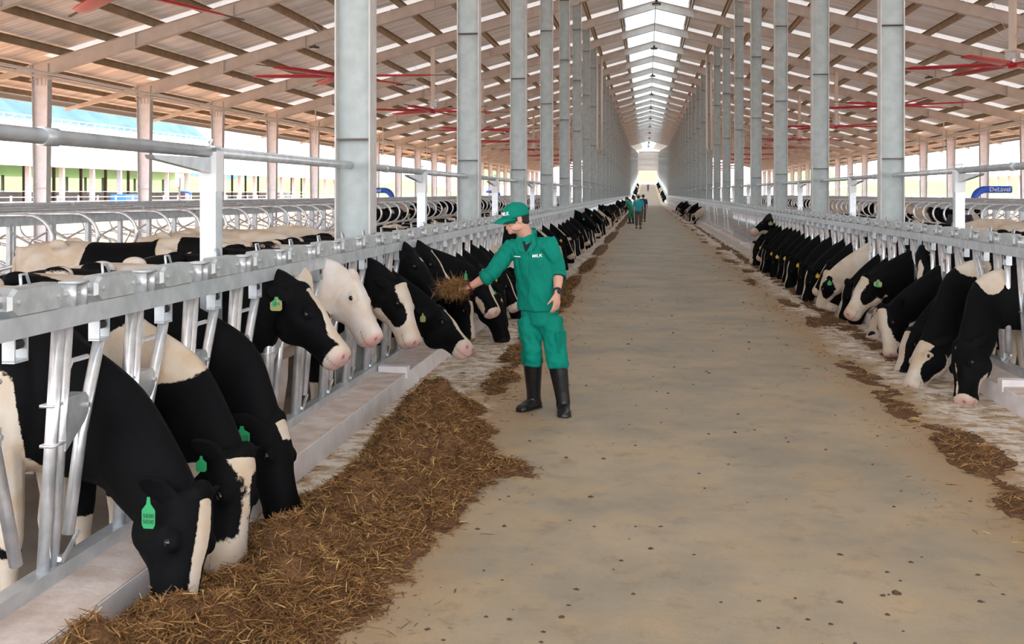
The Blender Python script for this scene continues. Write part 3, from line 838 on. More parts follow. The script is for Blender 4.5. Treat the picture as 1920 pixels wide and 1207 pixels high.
#           u     top   bottom  halfwidth
HEAD = [(-.10, .045, -.075, .045), (-.03, .078, -.13, .080), (.06, .088, -.165, .100), (.16, .088, -.185, .108), (.28, .085, -.185, .112),
        (.38, .078, -.165, .103), (.50, .064, -.130, .080), (.62, .056, -.118, .074), (.74, .052, -.112, .071), (.85, .050, -.110, .078),
        (.93, .044, -.102, .081), (.985, .028, -.084, .071), (1.015, -.002, -.055, .043)]

def head_frame(poll, muz, roll=0.0):
    P = Vector(poll); a = (Vector(muz) - P).normalized()
    ref = Vector((.8, 0, .8)) - a * a.dot(Vector((.8, 0, .8)))
    d = ref.normalized(); l = a.cross(d).normalized()
    if roll:
        q = Matrix.Rotation(roll, 3, a); d = q @ d; l = q @ l
    return P, a, d, l

def cow_mesh(poll, muz, pat, voxel=.014, roll=0.0, tagspec=None, body=True, mat_=None, yaw=0.0, seed=1, ear=(0, 0), neck_mid=None):
    """one continuous cow in local space: faces +x, headlock plane at x=0, world-height z"""
    mb = MB(); P, a, d, l = head_frame(poll, muz, roll)
    SG = 20
    # trunk
    tr = [(-2.06, 1.06, .10, .10, .10), (-2.0, 1.02, .20, .24, .20), (-1.85, 1.0, .27, .34, .27), (-1.6, .97, .32, .38, .30), (-1.3, .90, .38, .42, .36),
          (-.95, .86, .41, .42, .37), (-.6, .87, .41, .36, .31), (-.38, .88, .39, .32, .24), (-.18, .90, .30, .27, .18), (-.08, .92, .18, .18, .11)]
    xs = [r[0] for r in tr]; t, rows = catmull(xs, [r[1:] for r in tr], 34)
    rings = []
    cy, sy = math.cos(yaw), math.sin(yaw)
    for x, (zc, hu, hd, w) in zip(t, rows):
        ring = []
        for k in range(24):
            A = 2 * math.pi * k / 24; c_, s_ = math.cos(A), math.sin(A)
            c2 = math.copysign(abs(c_) ** .85, c_); s2 = math.copysign(abs(s_) ** .9, s_)
            ring.append((x, w * c2, zc - .06 + (hu if s_ > 0 else hd) * s2))
        rings.append(ring)
    def yw(p):   # swing the body about the neck gap
        x, y, z = p; return ((x + .2) * cy - y * sy - .2, (x + .2) * sy + y * cy, z)
    mb.loft([[yw(p) for p in r] for r in rings])
    for sg in (-1, 1):
        mb.ell(yw((-1.55, sg * .24, 1.20)), (.10, .06, .06)); mb.ell(yw((-1.98, sg * .13, 1.12)), (.07, .05, .06))
        mb.ell(yw((-.42, sg * .17, .86)), (.20, .10, .30)); mb.ell(yw((-1.75, sg * .22, .80)), (.22, .11, .34))
    # legs (z from the alley floor)
    zf = ALLEY
    def leg(pts, rs):
        mb.tube([yw(p) for p in pts], rs, 12)
    if body:
        for sg in (-1, 1):
            leg([(-.42, sg * .17, .80), (-.38, sg * .18, .56), (-.36, sg * .17, .36), (-.37, sg * .16, zf + .36), (-.37, sg * .16, zf + .20), (-.36, sg * .16, zf + .11), (-.32, sg * .16, zf + .03)],
                [.13, .085, .062, .058, .036, .046, .058])
            mb.box(yw((-.32, sg * .16, zf + .035)), (.13, .10, .07))
            leg([(-1.72, sg * .20, .84), (-1.62, sg * .21, .58), (-1.82, sg * .20, zf + .50), (-1.86, sg * .19, zf + .42), (-1.80, sg * .18, zf + .20), (-1.78, sg * .18, zf + .11), (-1.73, sg * .18, zf + .03)],
                [.17, .11, .058, .050, .038, .046, .058])
            mb.box(yw((-1.73, sg * .18, zf + .035)), (.13, .10, .07))
        mb.ell(yw((-1.45, 0, .47)), (.22, .17, .15))
    # neck
    B0 = Vector((-.50, 0, .90)); B1 = Vector((-.22, 0, .98)); B = B1
    N1 = P - a * .0 - d * .05 + a * .07
    nd = (N1 - B0).normalized()
    mid = Vector(neck_mid) if neck_mid else Vector((.0, (P.y) * .12, .55 * P.z + .45 * 1.0))
    pts = [B0, Vector((-.24, 0, .5 * .93 + .5 * (mid.z))), mid, mid.lerp(N1, .55) + Vector((0, 0, .02)), N1]
    hs = [.36, .31, .245, .19, .135]; ws = [.20, .155, .115, .105, .10]
    arr = [tuple(p) + (h, w) for p, h, w in zip(pts, hs, ws)]
    _, rows = catmull([0, 1, 2, 3, 4], arr, 22)
    rings = []
    for i, rw in enumerate(rows):
        p = Vector(rw[:3]); q = Vector(rows[min(i + 1, 21)][:3]) - Vector(rows[max(i - 1, 0)][:3]); q.normalize()
        f = i / 21
        if i == 21: q = (q + a * .5).normalized()
        up = Vector((0, 0, 1)).lerp(d, f * f); up = (up - q * up.dot(q)).normalized(); sd = q.cross(up).normalized()
        h, w = rw[3], rw[4]
        rings.append([p + sd * (w * math.cos(2 * math.pi * k / SG)) + up * (h * math.sin(2 * math.pi * k / SG) * (1.0 if math.sin(2 * math.pi * k / SG) > 0 else 1.08)) for k in range(SG)])
    mb.loft(rings)
    # head
    def H(u, lt, v): return P + a * (u * HL) + l * lt + d * v
    t, rows = catmull([r[0] for r in HEAD], [r[1:] for r in HEAD], 34)
    rings = []
    for u, (tp, bt, w) in zip(t, rows):
        tp *= 1.10; bt *= 1.32; w *= 1.18; ring = []; vc = (tp + bt) / 2 + .012; 
        for k in range(SG):
            A = 2 * math.pi * k / SG; c_, s_ = math.cos(A), math.sin(A)
            e = .78 if u > .8 else .88
            c2 = math.copysign(abs(c_) ** e, c_); s2 = math.copysign(abs(s_) ** .8, s_)
            narrow = 1 - .34 * max(0, -s_) if u < .8 else 1 - .22 * max(0, -s_)
            v = vc + ((tp - vc) if s_ > 0 else (vc - bt)) * s2
            ring.append(H(u, w * c2 * narrow, v))
        rings.append(ring)
    mb.loft(rings)
    rot = Matrix((a, l, d)).transposed()
    mb.ell(H(-.03, 0, .075), (.055, .065, .035), rot=rot)                 # poll tuft
    for sg in (-1, 1):
        mb.ell(H(.33, sg * .102, .030), (.050, .030, .036), rot=rot)       # brow and orbit
        mb.ell(H(.92, sg * .050, .010), (.036, .026, .032), rot=rot)       # nostril wing
        mb.ell(H(.22, sg * .080, -.125), (.095, .038, .085), rot=rot)       # cheek
        # ear: a curved leaf
        tip = (l * sg * .86 - a * (.34 + ear[0]) - d * (.26 + ear[1])).normalized()
        base = H(.03, sg * .085, .015); fl = (a * .62 + d * .45 - tip * 0).normalized(); fl = (fl - tip * fl.dot(tip)).normalized(); wd = tip.cross(fl).normalized()
        rings = []
        for f, w, th in ((0, .032, .026), (.2, .042, .022), (.45, .051, .016), (.7, .045, .014), (.88, .029, .012), (1.0, .010, .010)):
            c = base + tip * (.185 * f) - fl * (.03 * math.sin(f * 2.2))
            rings.append([c + wd * (w * math.cos(2 * math.pi * k / 10)) + fl * (th * math.sin(2 * math.pi * k / 10) - .012 * math.cos(2 * math.pi * k / 10) ** 2 * -1) for k in range(10)])
        mb.loft(rings)
    mb.ell(H(.90, 0, -.102), (.055, .038, .020), rot=rot)                  # lower lip and chin
    me = remeshed(mb, 'cow_body', voxel, 2, [mat_ or coat_m])
    X = coords(me).astype(np.float64)
    Pn, an, dn, ln = [np.array(v) for v in (P, a, d, l)]
    r = X - Pn; u = r @ an / HL; lt = r @ ln; v = r @ dn
    rs = np.random.default_rng(seed)
    def pn(sc, k=6, off=0):
        s_ = 0
        for q in range(k):
            w_ = rs.normal(size=3) * sc; s_ = s_ + np.sin(X @ w_ + rs.uniform(0, 6.28))
        return s_ / math.sqrt(k)
    bodyf = .10 * (pn(3.4) + pat.get('bias', -.3))
    for (cx, cz, rx, rz, sgn) in pat.get('spots', []):
        f = 1 - np.sqrt(((X[:, 0] - cx) / rx) ** 2 + ((X[:, 2] - cz) / rz) ** 2)
        f = f * min(rx, rz) + .02 * pn(9)
        bodyf = np.maximum(bodyf, f) if sgn > 0 else np.minimum(bodyf, -f)
    if pat.get('neck') is not None:     # neck colour ahead of the shoulder
        g_ = np.clip((X[:, 0] + .30) / .14, 0, 1); bodyf = bodyf * (1 - g_) + g_ * (.12 * pat['neck'] + .03 * pn(5))
        for (cx, cz, rx, rz, sgn) in pat.get('nspots', []):
            f = (1 - np.sqrt(((X[:, 0] - cx) / rx) ** 2 + ((X[:, 2] - cz) / rz) ** 2)) * min(rx, rz)
            bodyf = np.maximum(bodyf, f) if sgn > 0 else np.minimum(bodyf, -f)
    low = .30 + ALLEY - X[:, 2]; bodyf = np.maximum(bodyf, np.where(X[:, 0] < .0, low, -1))
    # head colour
    al = np.abs(lt); hf = np.full(len(X), -.1)
    k = pat.get('head', 'blaze'); ns_ = .012 * pn(16)
    bw0, bw1 = pat.get('blaze', (.035, .045)); u0, u1 = pat.get('bu', (-.05, 1.1))
    bl = (bw0 + (bw1 - bw0) * np.clip(u, 0, 1)) - np.abs(lt - pat.get('boff', 0)) + ns_
    bl = np.minimum(bl, (v + .055) * 1.0); bl = np.minimum(bl, np.minimum(u - u0, u1 - u) * HL)
    if k in ('blaze', 'blaze_muzzle', 'star'): hf = np.maximum(hf, bl)
    if k == 'blaze_muzzle': hf = np.maximum(hf, (u - pat.get('mu', .80)) * HL + ns_)
    if k == 'white': hf[:] = .1
    if k == 'patch':     # white head with black round eyes and ears
        hf[:] = .08
        for (pu, pl, pv, ru, rl, rv) in pat['patches']:
            f = 1 - np.sqrt(((u - pu) / ru) ** 2 + ((lt - pl) / rl) ** 2 + ((v - pv) / rv) ** 2)
            hf = np.minimum(hf, -f * .08 + ns_)
    for (pu, pl, pv, ru, rl, rv) in pat.get('white_at', []):
        f = 1 - np.sqrt(((u - pu) / ru) ** 2 + ((lt - pl) / rl) ** 2 + ((v - pv) / rv) ** 2); hf = np.maximum(hf, f * .06 + ns_)
    inh = np.clip((u + .06) / .10, 0, 1) * ((np.abs(lt) < .33) & (v > -.32) & (u < 1.2))
    ears = (np.abs(lt) > .115) & (u < .25)
    hf = np.where(ears, -.05 if pat.get('ears', 0) == 0 else .05, hf)
    coat = bodyf * (1 - inh) + hf * inh
    coat = np.where(ears & (v < .1) & (u > -.35) & (np.abs(lt) < .32) & (v > -.2), hf, coat)
    fattr(me, 'coat', np.clip(coat, -.2, .2))
    noz = np.clip((u - .93) / .04, 0, 1) * np.clip((.2 - np.abs(lt)) / .05, 0, 1) * (v > -.2) * (v < .12) * (u < 1.15)
    whitem = k in ('white', 'patch', 'blaze_muzzle') or pat.get('pinknose', 0)
    fattr(me, 'pink', noz * (.75 if whitem else 0))
    drk = np.zeros(len(X)) if whitem else noz * .6
    for sg in (-1, 1):
        q = np.sqrt(((u - .975) * HL / .016) ** 2 + ((lt - sg * .040) / .013) ** 2 + ((v - .004) / .016) ** 2); drk = np.maximum(drk, np.clip(1.6 - q, 0, 1))
    mline = np.clip(1 - np.abs(v + .062 - .02 * (1 - u) * 3) / .006, 0, 1) * (u > .80) * (u < 1.05) * (np.abs(lt) < .09); drk = np.maximum(drk, mline * .7)
    fattr(me, 'dark', drk)
    parts = []
    for sg in (-1, 1):
        eb = MB(); eb.ell(H(.345, sg * .117, .022), (.021, .020, .019), rot=rot); parts.append(('eye', eb.mesh('eye', eye_m, True), None))
    # tail
    tb_ = MB().tube([yw(p) for p in ((-2.02, 0, 1.12), (-2.10, 0, 1.02), (-2.13, .02, .7), (-2.12, .04, .45))], [.035, .028, .018, .014], 8)
    tb_.tube([yw(p) for p in ((-2.12, .04, .48), (-2.12, .05, .38), (-2.11, .05, .22), (-2.11, .05, .15))], [.015, .04, .035, .008], 8)
    tm = tb_.mesh('tail', coat_m, True); 
    for nm_, val in (('coat', -.1 if seed % 2 else .1), ('pink', 0), ('dark', 0)): fattr(tm, nm_, np.full(len(tm.vertices), val))
    parts.append(('tail', tm, None))
    for (sg, m_, num, size, out) in (tagspec or []):
        tip = (l * sg * .86 - a * (.34 + ear[0]) - d * (.26 + ear[1])).normalized()
        c = H(.03, sg * .085, .015) + tip * .10
        n_ = Vector((0, -1, 0)) if out is None else Vector(out)
        n_.normalize(); dn_ = Vector((0, 0, -1)); dn_ = (dn_ - n_ * dn_.dot(n_)).normalized(); sx2 = n_.cross(dn_).normalized()
        c = c + n_ * .055 + Vector((0, 0, -.01))
        w_, h_ = size; tg = MB()
        prof = [(-.10, 0), (-.16, .22), (-.5, .42), (-.5, .88), (-.36, 1), (.36, 1), (.5, .88), (.5, .42), (.16, .22), (.10, 0)]
        pts_ = [c + sx2 * (x_ * w_) + dn_ * (y_ * h_) for x_, y_ in prof]
        vs_ = [p + n_ * .0015 for p in pts_] + [p - n_ * .0015 for p in pts_]; n2 = len(pts_)
        tg.add(vs_, [tuple(range(n2)), tuple(range(2 * n2 - 1, n2 - 1, -1))] + [(i, i + n2, (i + 1) % n2 + n2, (i + 1) % n2) for i in range(n2)])
        txt = None
        if num:
            M4 = Matrix((-sx2, -dn_, n_)).transposed().to_4x4()
            if (-sx2).cross(-dn_).dot(n_) < 0: M4 = Matrix((sx2, -dn_, n_)).transposed().to_4x4()
            M4.translation = c + dn_ * (h_ * (.66 if '\n' in num else .84)) + n_ * .003
            txt = (num, M4, w_ * .42)
        parts.append(('ear_tag', tg.mesh('ear_tag', m_), txt))
    return me, parts

def place_cow(proto, x, y, rz, lb, group, full=True):
    me, parts = proto
    o = empty('cow', (x, y, 0), rz, lb, 'cow', group)
    link('body', me, o)
    for nm_, pm, txt in parts:
        if not full and nm_ in ('eye', 'tail'): continue
        p = link(nm_, pm, o)
        if txt and full:
            cu = bpy.data.curves.new('number', 'FONT'); cu.body = txt[0]; cu.size = txt[2]; cu.align_x = 'CENTER'; cu.extrude = .0006
            t_ = bpy.data.objects.new('number', cu); COL.objects.link(t_)
            t_.matrix_world = txt[1]; dg = bpy.context.evaluated_depsgraph_get(); mm = bpy.data.meshes.new_from_object(t_.evaluated_get(dg))
            bpy.data.objects.remove(t_); mm.materials.clear(); mm.materials.append(ink_m)
            mm.transform(txt[1]); link('number', mm, p)
    return o

XFL = XC - 2.77; XFR = XC + 2.77
def L_(gap, poll, muz):      # world -> local for a left cow at neck gap y
    return [(p[0] - XFL, p[1] - gap, p[2]) for p in (poll, muz)]
def W(px, py, zc):           # pixel + depth -> world
    th = YAW; xc = (px - 960) / F * zc
    X = xc * math.cos(th) - zc * math.sin(th); Y = xc * math.sin(th) + zc * math.cos(th)
    return (X, Y, 1.75 - (py - 362) / F * zc)
def Rr(gap, poll, muz):
    return [(XFR - p[0], gap - p[1], p[2]) for p in (poll, muz)]

G = (tag_g, tag_y, tag_o)
#        side gap   poll px,py,zc      muzzle px,py,zc     dict
near = [
 ('L', 4.35, (350, 962, 4.28), (338, 1190, 4.10), dict(head='blaze', blaze=(.045, .030), bias=-.5, neck=-1, spots=[(-.62, .95, .22, .26, 1), (-.2, .42, .25, .22, 1)]), dict(tagspec=[(1, tag_g, '5030\n5030', (.055, .125), None)], neck_mid=(.06, -.04, .70)), .011,
  'nearest cow, black with narrow white blaze and long green ear tag, eating hay'),
 ('L', 4.95, (437, 888, 4.82), (436, 1080, 4.66), dict(head='patch', patches=[(.42, .09, -.02, .36, .13, .12), (.42, -.09, -.02, .36, .13, .12), (.95, 0, -.04, .18, .05, .05)], bias=-.4, neck=-1, nspots=[(.0, .98, .28, .16, 1)]), dict(tagspec=[(1, tag_g, None, (.05, .07), None)], neck_mid=(.06, -.02, .72)), .012,
  'white-polled cow with black eye patches eating hay, second from the camera on the left'),
 ('L', 5.55, (506, 815, 5.62), (548, 975, 5.45), dict(head='star', blaze=(.05, .01), bu=(-.08, .22), bias=-.5, neck=-1), dict(tagspec=[(1, tag_g, '5510', (.085, .085), None)], neck_mid=(.06, -.02, .74)), .012,
  'black cow with a small white star and round green tag lowering its head'),
 ('L', 6.32, (548, 548, 6.55), (648, 672, 6.34), dict(head='blaze_muzzle', blaze=(.030, .055), mu=.86, bias=-.6, neck=-1), dict(tagspec=[(1, tag_o, None, (.075, .085), None), (1, tag_g, '208', (.06, .06), (.1, -1, 0))]), .012,
  'black cow with raised head, white nose stripe and two ear tags, near left'),
 ('L', 7.35, (640, 512, 7.75), (708, 638, 7.52), dict(head='white', bias=1.2, neck=1, ears=1), dict(mat_=coat_w), .012,
  'all-white cow with pink nose raising its head between the bars'),
 ('L', 6.75, (545, 560, 7.6), (590, 640, 7.35), dict(head='blaze_muzzle', blaze=(.04, .05), bias=.6, neck=1), dict(tagspec=[(1, tag_y, '12', (.06, .07), None)], ear=(0, .2)), .015,
  'mostly hidden pale cow with yellow tag, between the stripe-nosed cow and the white cow'),
 ('L', 8.55, (736, 528, 8.65), (780, 645, 8.42), dict(head='patch', patches=[(.36, .11, -.04, .28, .075, .10), (.36, -.11, -.04, .28, .075, .10), (.02, .12, -.1, .24, .1, .14)], bias=-.4, neck=-1), dict(), .012,
  'broad-faced white cow with black round its eye, right of the all-white cow'),
 ('L', 9.40, (812, 588, 9.5), (880, 655, 9.1), dict(head='blaze_muzzle', blaze=(.025, .05), mu=.87, bias=-.4, neck=-1), dict(tagspec=[(1, tag_o, None, (.05, .08), None)]), .012,
  'black thin-striped cow stretching its head low over the kerb below the held hay'),
 ('L', 9.75, (762, 482, 9.95), (826, 552, 9.72), dict(head='blaze', blaze=(.006, .0), bu=(.2, .3), bias=-.3, neck=-1), dict(), .013,
  'black curly-headed cow sniffing the hay held out by the man'),
 ('L', 10.35, (790, 474, 10.6), (850, 548, 10.35), dict(head='blaze', blaze=(.02, .03), bias=-.3, neck=-1), dict(), .014,
  'black cow with a white stripe, its head just behind the curly-headed cow'),
 ('L', 10.95, (884, 500, 11.2), (932, 588, 10.95), dict(head='blaze_muzzle', blaze=(.035, .03), mu=.90, bias=-.3, neck=-1, white_at=[(.75, 0, -.09, .3, .1, .05)]), dict(tagspec=[(1, tag_g, None, (.035, .10), None)]), .013,
  'black cow with white blaze and slim green tag behind the outstretched arm'),
 ('L', 11.55, (868, 560, 11.9), (884, 640, 11.75), dict(head='blaze', blaze=(.05, .05), bias=0, neck=-1), dict(), .015,
  'cow with a white blaze eating low behind the arm and the hay handful'),
 ('L', 12.15, (925, 560, 12.4), (950, 640, 12.2), dict(head='star', blaze=(.02, .0), bu=(0, .1), bias=-.5, neck=-1), dict(), .015,
  'black cow with its head down just left of the green-clothed man'),
 ('R', 9.75, (1812, 628, 8.95), (1803, 757, 8.60), dict(head='blaze_muzzle', blaze=(.0, .0), mu=.90, bias=-.3, neck=-1, nspots=[(.16, 1.02, .13, .16, 1)], white_at=[(.55, 0, -.14, .5, .09, .05)]), dict(neck_mid=(.15, .05, .78)), .013,
  'nearest right-hand cow, black face with pale muzzle and white throat, head down'),
 ('R', 10.55, (1752, 632, 9.75), (1700, 728, 9.45), dict(head='patch', patches=[(.40, -.10, -.08, .42, .07, .09), (.40, .10, -.08, .42, .07, .09), (-.02, .1, 0, .12, .1, .1), (-.02, -.1, 0, .12, .1, .1)], bias=-.3, neck=-1, nspots=[(.06, 1.05, .16, .10, 1)]), dict(neck_mid=(.14, .03, .80)), .013,
  'right-hand cow with wide white face and black cheek, second from the camera'),
 ('R', 11.15, (1716, 628, 10.5), (1684, 704, 10.2), dict(head='blaze', blaze=(.05, .05), bias=-.3, neck=-1), dict(), .015,
  'right-hand cow with white stripe down a dark face, tucked behind the white-faced one'),
 ('R', 11.75, (1664, 592, 11.2), (1668, 668, 11.0), dict(head='blaze_muzzle', blaze=(.085, .08), mu=.7, bias=-.3, neck=-1), dict(), .015,
  'right-hand cow showing a narrow all-white face pointing straight down'),
 ('R', 12.35, (1742, 500, 11.75), (1726, 560, 11.35), dict(head='blaze_muzzle', blaze=(.06, .012), mu=.9, bias=-.5, neck=-1), dict(), .013,
  'right-hand cow facing the camera, black with a broad white forehead, head raised'),
 ('R', 12.95, (1640, 512, 12.35), (1588, 592, 12.15), dict(head='patch', patches=[(.34, .12, -.04, .26, .08, .10), (.34, -.12, -.04, .26, .08, .10), (.0, .12, -.1, .3, .12, .14), (.0, -.12, -.1, .3, .12, .14)], bias=-.5, neck=-1), dict(tagspec=[(-1, tag_g, None, (.07, .09), (0, 1, 0)), (-1, tag_o, None, (.09, .08), (0.2, 1, 0))]), .013,
  'right-hand cow raising a white face with black eye patch and two ear tags'),
 ('R', 13.55, (1652, 592, 12.8), (1630, 640, 12.5), dict(head='patch', patches=[(.25, 0, -.02, .25, .12, .1), (.7, .05, 0, .1, .04, .1), (.85, -.04, 0, .08, .04, .1)], bias=-.4, neck=-1), dict(tagspec=[(-1, tag_g, None, (.10, .11), (0, 1, 0))]), .015,
  'small speckled face with large green tag low under the raised white-faced head'),
]
for side, gap, pl, mz, pat, kw, vox, lb in near:
    p, m = W(*pl), W(*mz)
    if side == 'L': lp, lm = L_(gap, p, m)
    else: lp, lm = Rr(gap, p, m)
    sc = HL / (Vector(lm) - Vector(lp)).length
    # keep the muzzle where it is, let the poll follow the head length
    lp = tuple(Vector(lm) + (Vector(lp) - Vector(lm)) * sc)
    i = near.index((side, gap, pl, mz, pat, kw, vox, lb))
    pr = cow_mesh(lp, lm, pat, vox, seed=11 + i, **kw)
    place_cow(pr, XFL if side == 'L' else XFR, gap, 0 if side == 'L' else math.pi, lb, 'cows at the near headlocks')

# generic cows for the rest of the rows
gen_specs = [
 ((.46, -.10, .50), (.58, -.16, .06), dict(head='blaze', blaze=(.04, .04), bias=-.4, neck=-1)),
 ((.42, .05, .48), (.52, .02, .05), dict(head='star', blaze=(.03, .0), bu=(0, .15), bias=-.5, neck=-1)),
 ((.50, -.18, .54), (.66, -.34, .08), dict(head='patch', patches=[(.36, .11, -.04, .28, .075, .10), (.36, -.11, -.04, .28, .075, .10)], bias=.3, neck=.2)),
 ((.40, .0, .62), (.66, -.10, .20), dict(head='blaze_muzzle', blaze=(.03, .05), bias=-.2, neck=-1)),
 ((.46, .1, .50), (.60, .2, .06), dict(head='blaze_muzzle', blaze=(.07, .06), mu=.75, bias=.1, neck=-.6)),
 ((.34, .0, .95), (.72, -.06, .62), dict(head='blaze', blaze=(.02, .03), bias=-.3, neck=-1)),
 ((.48, -.05, .5), (.58, -.1, .05), dict(head='blaze', blaze=(.0, .0), bu=(2, 3), bias=-.6, neck=-1)),
 ((.45, .08, .52), (.60, .0, .08), dict(head='white', bias=1.0, neck=1, ears=1)),
]
gens = []; gens_lo = []
for i, (pl, mz, pat) in enumerate(gen_specs):
    gens.append(cow_mesh(pl, mz, pat, .018, seed=50 + i, tagspec=[((1 if i % 2 else -1), (tag_g, tag_y)[i % 3 == 0], None, (.06, .08), (0, -1 if i % 2 else 1, 0))]))
descr = ['black cow with white blaze', 'mostly black cow with small star', 'white-faced cow with dark eye patches', 'black cow with striped nose', 'cow with broad white face', 'black cow holding its head up', 'solid black cow', 'nearly all-white cow']
where = {'a': 'eating beyond the man', 'b': 'far down the left fence', 'c': 'in the right-hand row past the raised head', 'd': 'far down the right fence'}
cnt = {}
def row(side, ys, key, grp):
    for y in ys:
        ph = (y - 9.05) % 6; ph = ph - 6 if ph > 3 else ph
        if abs(ph) < .38: y += .40 - abs(ph) if ph >= 0 else abs(ph) - .40
        elif abs(abs(ph) - 3) < .18: y += .2
        k = random.choice([0, 0, 1, 1, 3, 3, 4, 5, 6, 2] if key != 'c' else [0, 1, 2, 3, 6, 6, 4, 0])
        rz = (0 if side == 'L' else math.pi) + random.uniform(-.16, .16)
        cnt[(key, k)] = cnt.get((key, k), 0) + 1
        ordn = {1: 'nearest ', 2: 'second ', 3: 'third '}.get(cnt[(key, k)], '') if key in 'ac' else ''
        o = place_cow(gens[k], XFL if side == 'L' else XFR, y, rz, ordn + descr[k] + ' ' + where[key], grp, full=(y < 30))
        o.location.z = zoff(y); o.location.x += random.uniform(-.12, .05) * (1 if side == 'L' else -1)
ly = [12.75 + .6 * i for i in range(140)]
row('L', [y for y in ly if y < 40 and random.random() < .93], 'a', 'cows beyond the man')
row('L', [y for y in ly if 40 <= y < 90 and random.random() < .62], 'b', 'far left cows')
row('L', [90 + 1.5 * i for i in range(26)], 'b', 'far left cows')
row('R', [14.15 + .6 * i for i in range(21)], 'c', 'right-hand row of cows')
row('R', [58 + 1.2 * i for i in range(30)], 'd', 'far right cows')
row('L', [Y1 + 9 + 6 * i for i in range(18)], 'b', 'far left cows'); row('R', [Y1 + 9 + 6 * i for i in range(18)], 'd', 'far right cows')
# the raised light-throated head looking over the right kerb farther on
p, m = Rr(27.2, W(1446, 412, 25.3), W(1408, 436, 25.0)); sc = HL / (Vector(m) - Vector(p)).length; p = tuple(Vector(m) + (Vector(p) - Vector(m)) * sc)
pr = cow_mesh(p, m, dict(head='blaze_muzzle', blaze=(0, 0), mu=.72, bias=-.5, neck=-1, white_at=[(.5, 0, -.15, .6, .1, .06)]), .016, seed=91, tagspec=[(-1, tag_o, None, (.10, .10), (0, 1, 0))])
place_cow(pr, XFR, 27.2, math.pi, 'black cow with white jaw lifting its head past the right-hand row', 'right-hand row of cows')

# cows standing loose in the alleys
loose = [
 (-4.75, 10.9, 10, dict(head='blaze', bias=2.4, spots=[(-.9, 1.0, .38, .7, -1), (-.15, 1.1, .16, .4, -1)]), 'white and black cow standing behind the left fence above the near latches'),
 (-4.6, 12.6, -12, dict(head='white', bias=2), 'tan-backed cow standing behind the post on the left'),
 (-5.0, 15.0, 5, dict(head='blaze', bias=1.6), 'cream cow in the left alley, in front of the nearest column'),
 (-9.7, 41.0, 15, dict(head='blaze', bias=.5), 'cow with white striped rump far in the left stalls'),
 (-8.7, 36.0, 80, dict(head='blaze', bias=-.9), 'black cow standing among the left stall loops'),
 (6.3, 20.8, 170, dict(head='white', bias=1.0), 'cream-backed cow standing behind the right fence'),
 (5.9, 17.0, 190, dict(head='white', bias=.8), 'pale cow back between the latches at the right edge'),
 (9.2, 36.5, 185, dict(head='blaze', bias=0), 'spotted cow looking over the latches left of the nearest right column'),
]
for i, (x, y, deg, pat, lb) in enumerate(loose):
    pr = cow_mesh((.42, .05, 1.02), (.80, .0, .70), pat, .022, seed=120 + i)
    o = place_cow(pr, x, y, R(deg), lb, 'loose cows in the alleys'); o.location.z = 0
for i in range(14):
    for s, nm in ((-1, 'left'), (1, 'right')):
        k = (i * 3 + (s > 0)) % 8
        o = place_cow(gens[k], XC + s * (9.7), 44 + i * 5.5, (math.pi if s == 1 else 0) + .1 * (i % 3), descr[k] + ' standing in the distant %s stalls' % nm, '%s stall cows' % nm, full=False)
        o.location.z = .18
#NEXT3
# ------------------------------------------------------------------ people
skin_m = mat('skin', (.62, .33, .24), .55, nscale=20, col2=(.56, .28, .20))
lip_m = mat('lip', (.45, .16, .14), .5)
green_m = mat('green_drill_cloth', (.0, .215, .15), .8, nscale=3, col2=(.0, .18, .125), bump=.6, bscale=11, detail=3, spec=.2)
cap_m = mat('cap_cloth', (.0, .19, .13), .8, bump=.1, bscale=60, spec=.2)
boot_m = mat('rubber_boot', (.008, .008, .009), .28, bump=.2, bscale=14)
boot_d = mat('muddy_rubber', (.04, .033, .028), .5, nscale=12, col2=(.012, .011, .01))
hair_m = mat('black_hair', (.006, .005, .005), .6, bump=.5, bscale=90)
tee_m = mat('black_tee', (.008, .008, .009), .9)
watch_m = mat('watch', (.02, .02, .025), .3); bead_m = mat('bead', (.16, .02, .015), .4)
letter_m = mat('white_letters', (.85, .92, .88), .7)
seam_m = mat('seam', (.0, .17, .11), .9)

def V3(*a): return Vector(a)
def sect(c, r, f, w, dp, seg=24, e=.9, front=1.0):
    out = []
    for k in range(seg):
        A = 2 * math.pi * k / seg; c_, s_ = math.cos(A), math.sin(A)
        out.append(c + r * (w * math.copysign(abs(c_) ** e, c_)) + f * (dp * s_ * (front if s_ > 0 else 1)))
    return out
def wrinkle(me, amp, sc, seed=0, zs=1.0):
    X = coords(me).astype(float); nr = np.empty(len(me.vertices) * 3, dtype=np.float32)
    me.vertices.foreach_get('normal', nr); nr = nr.reshape(-1, 3)
    rs = np.random.default_rng(seed); f = 0
    for q in range(9):
        w = rs.normal(size=3) * sc * (1 + .5 * (q % 3)); w[2] *= zs
        f = f + np.sin(X @ w + rs.uniform(0, 6.28) + 1.5 * np.sin(X @ (rs.normal(size=3) * sc * .5)))
    f = f / 3
    f = np.sign(f) * np.abs(f) ** 1.0
    me.vertices.foreach_set('co', (X + nr * (amp * f)[:, None]).astype(np.float32).ravel()); me.update()

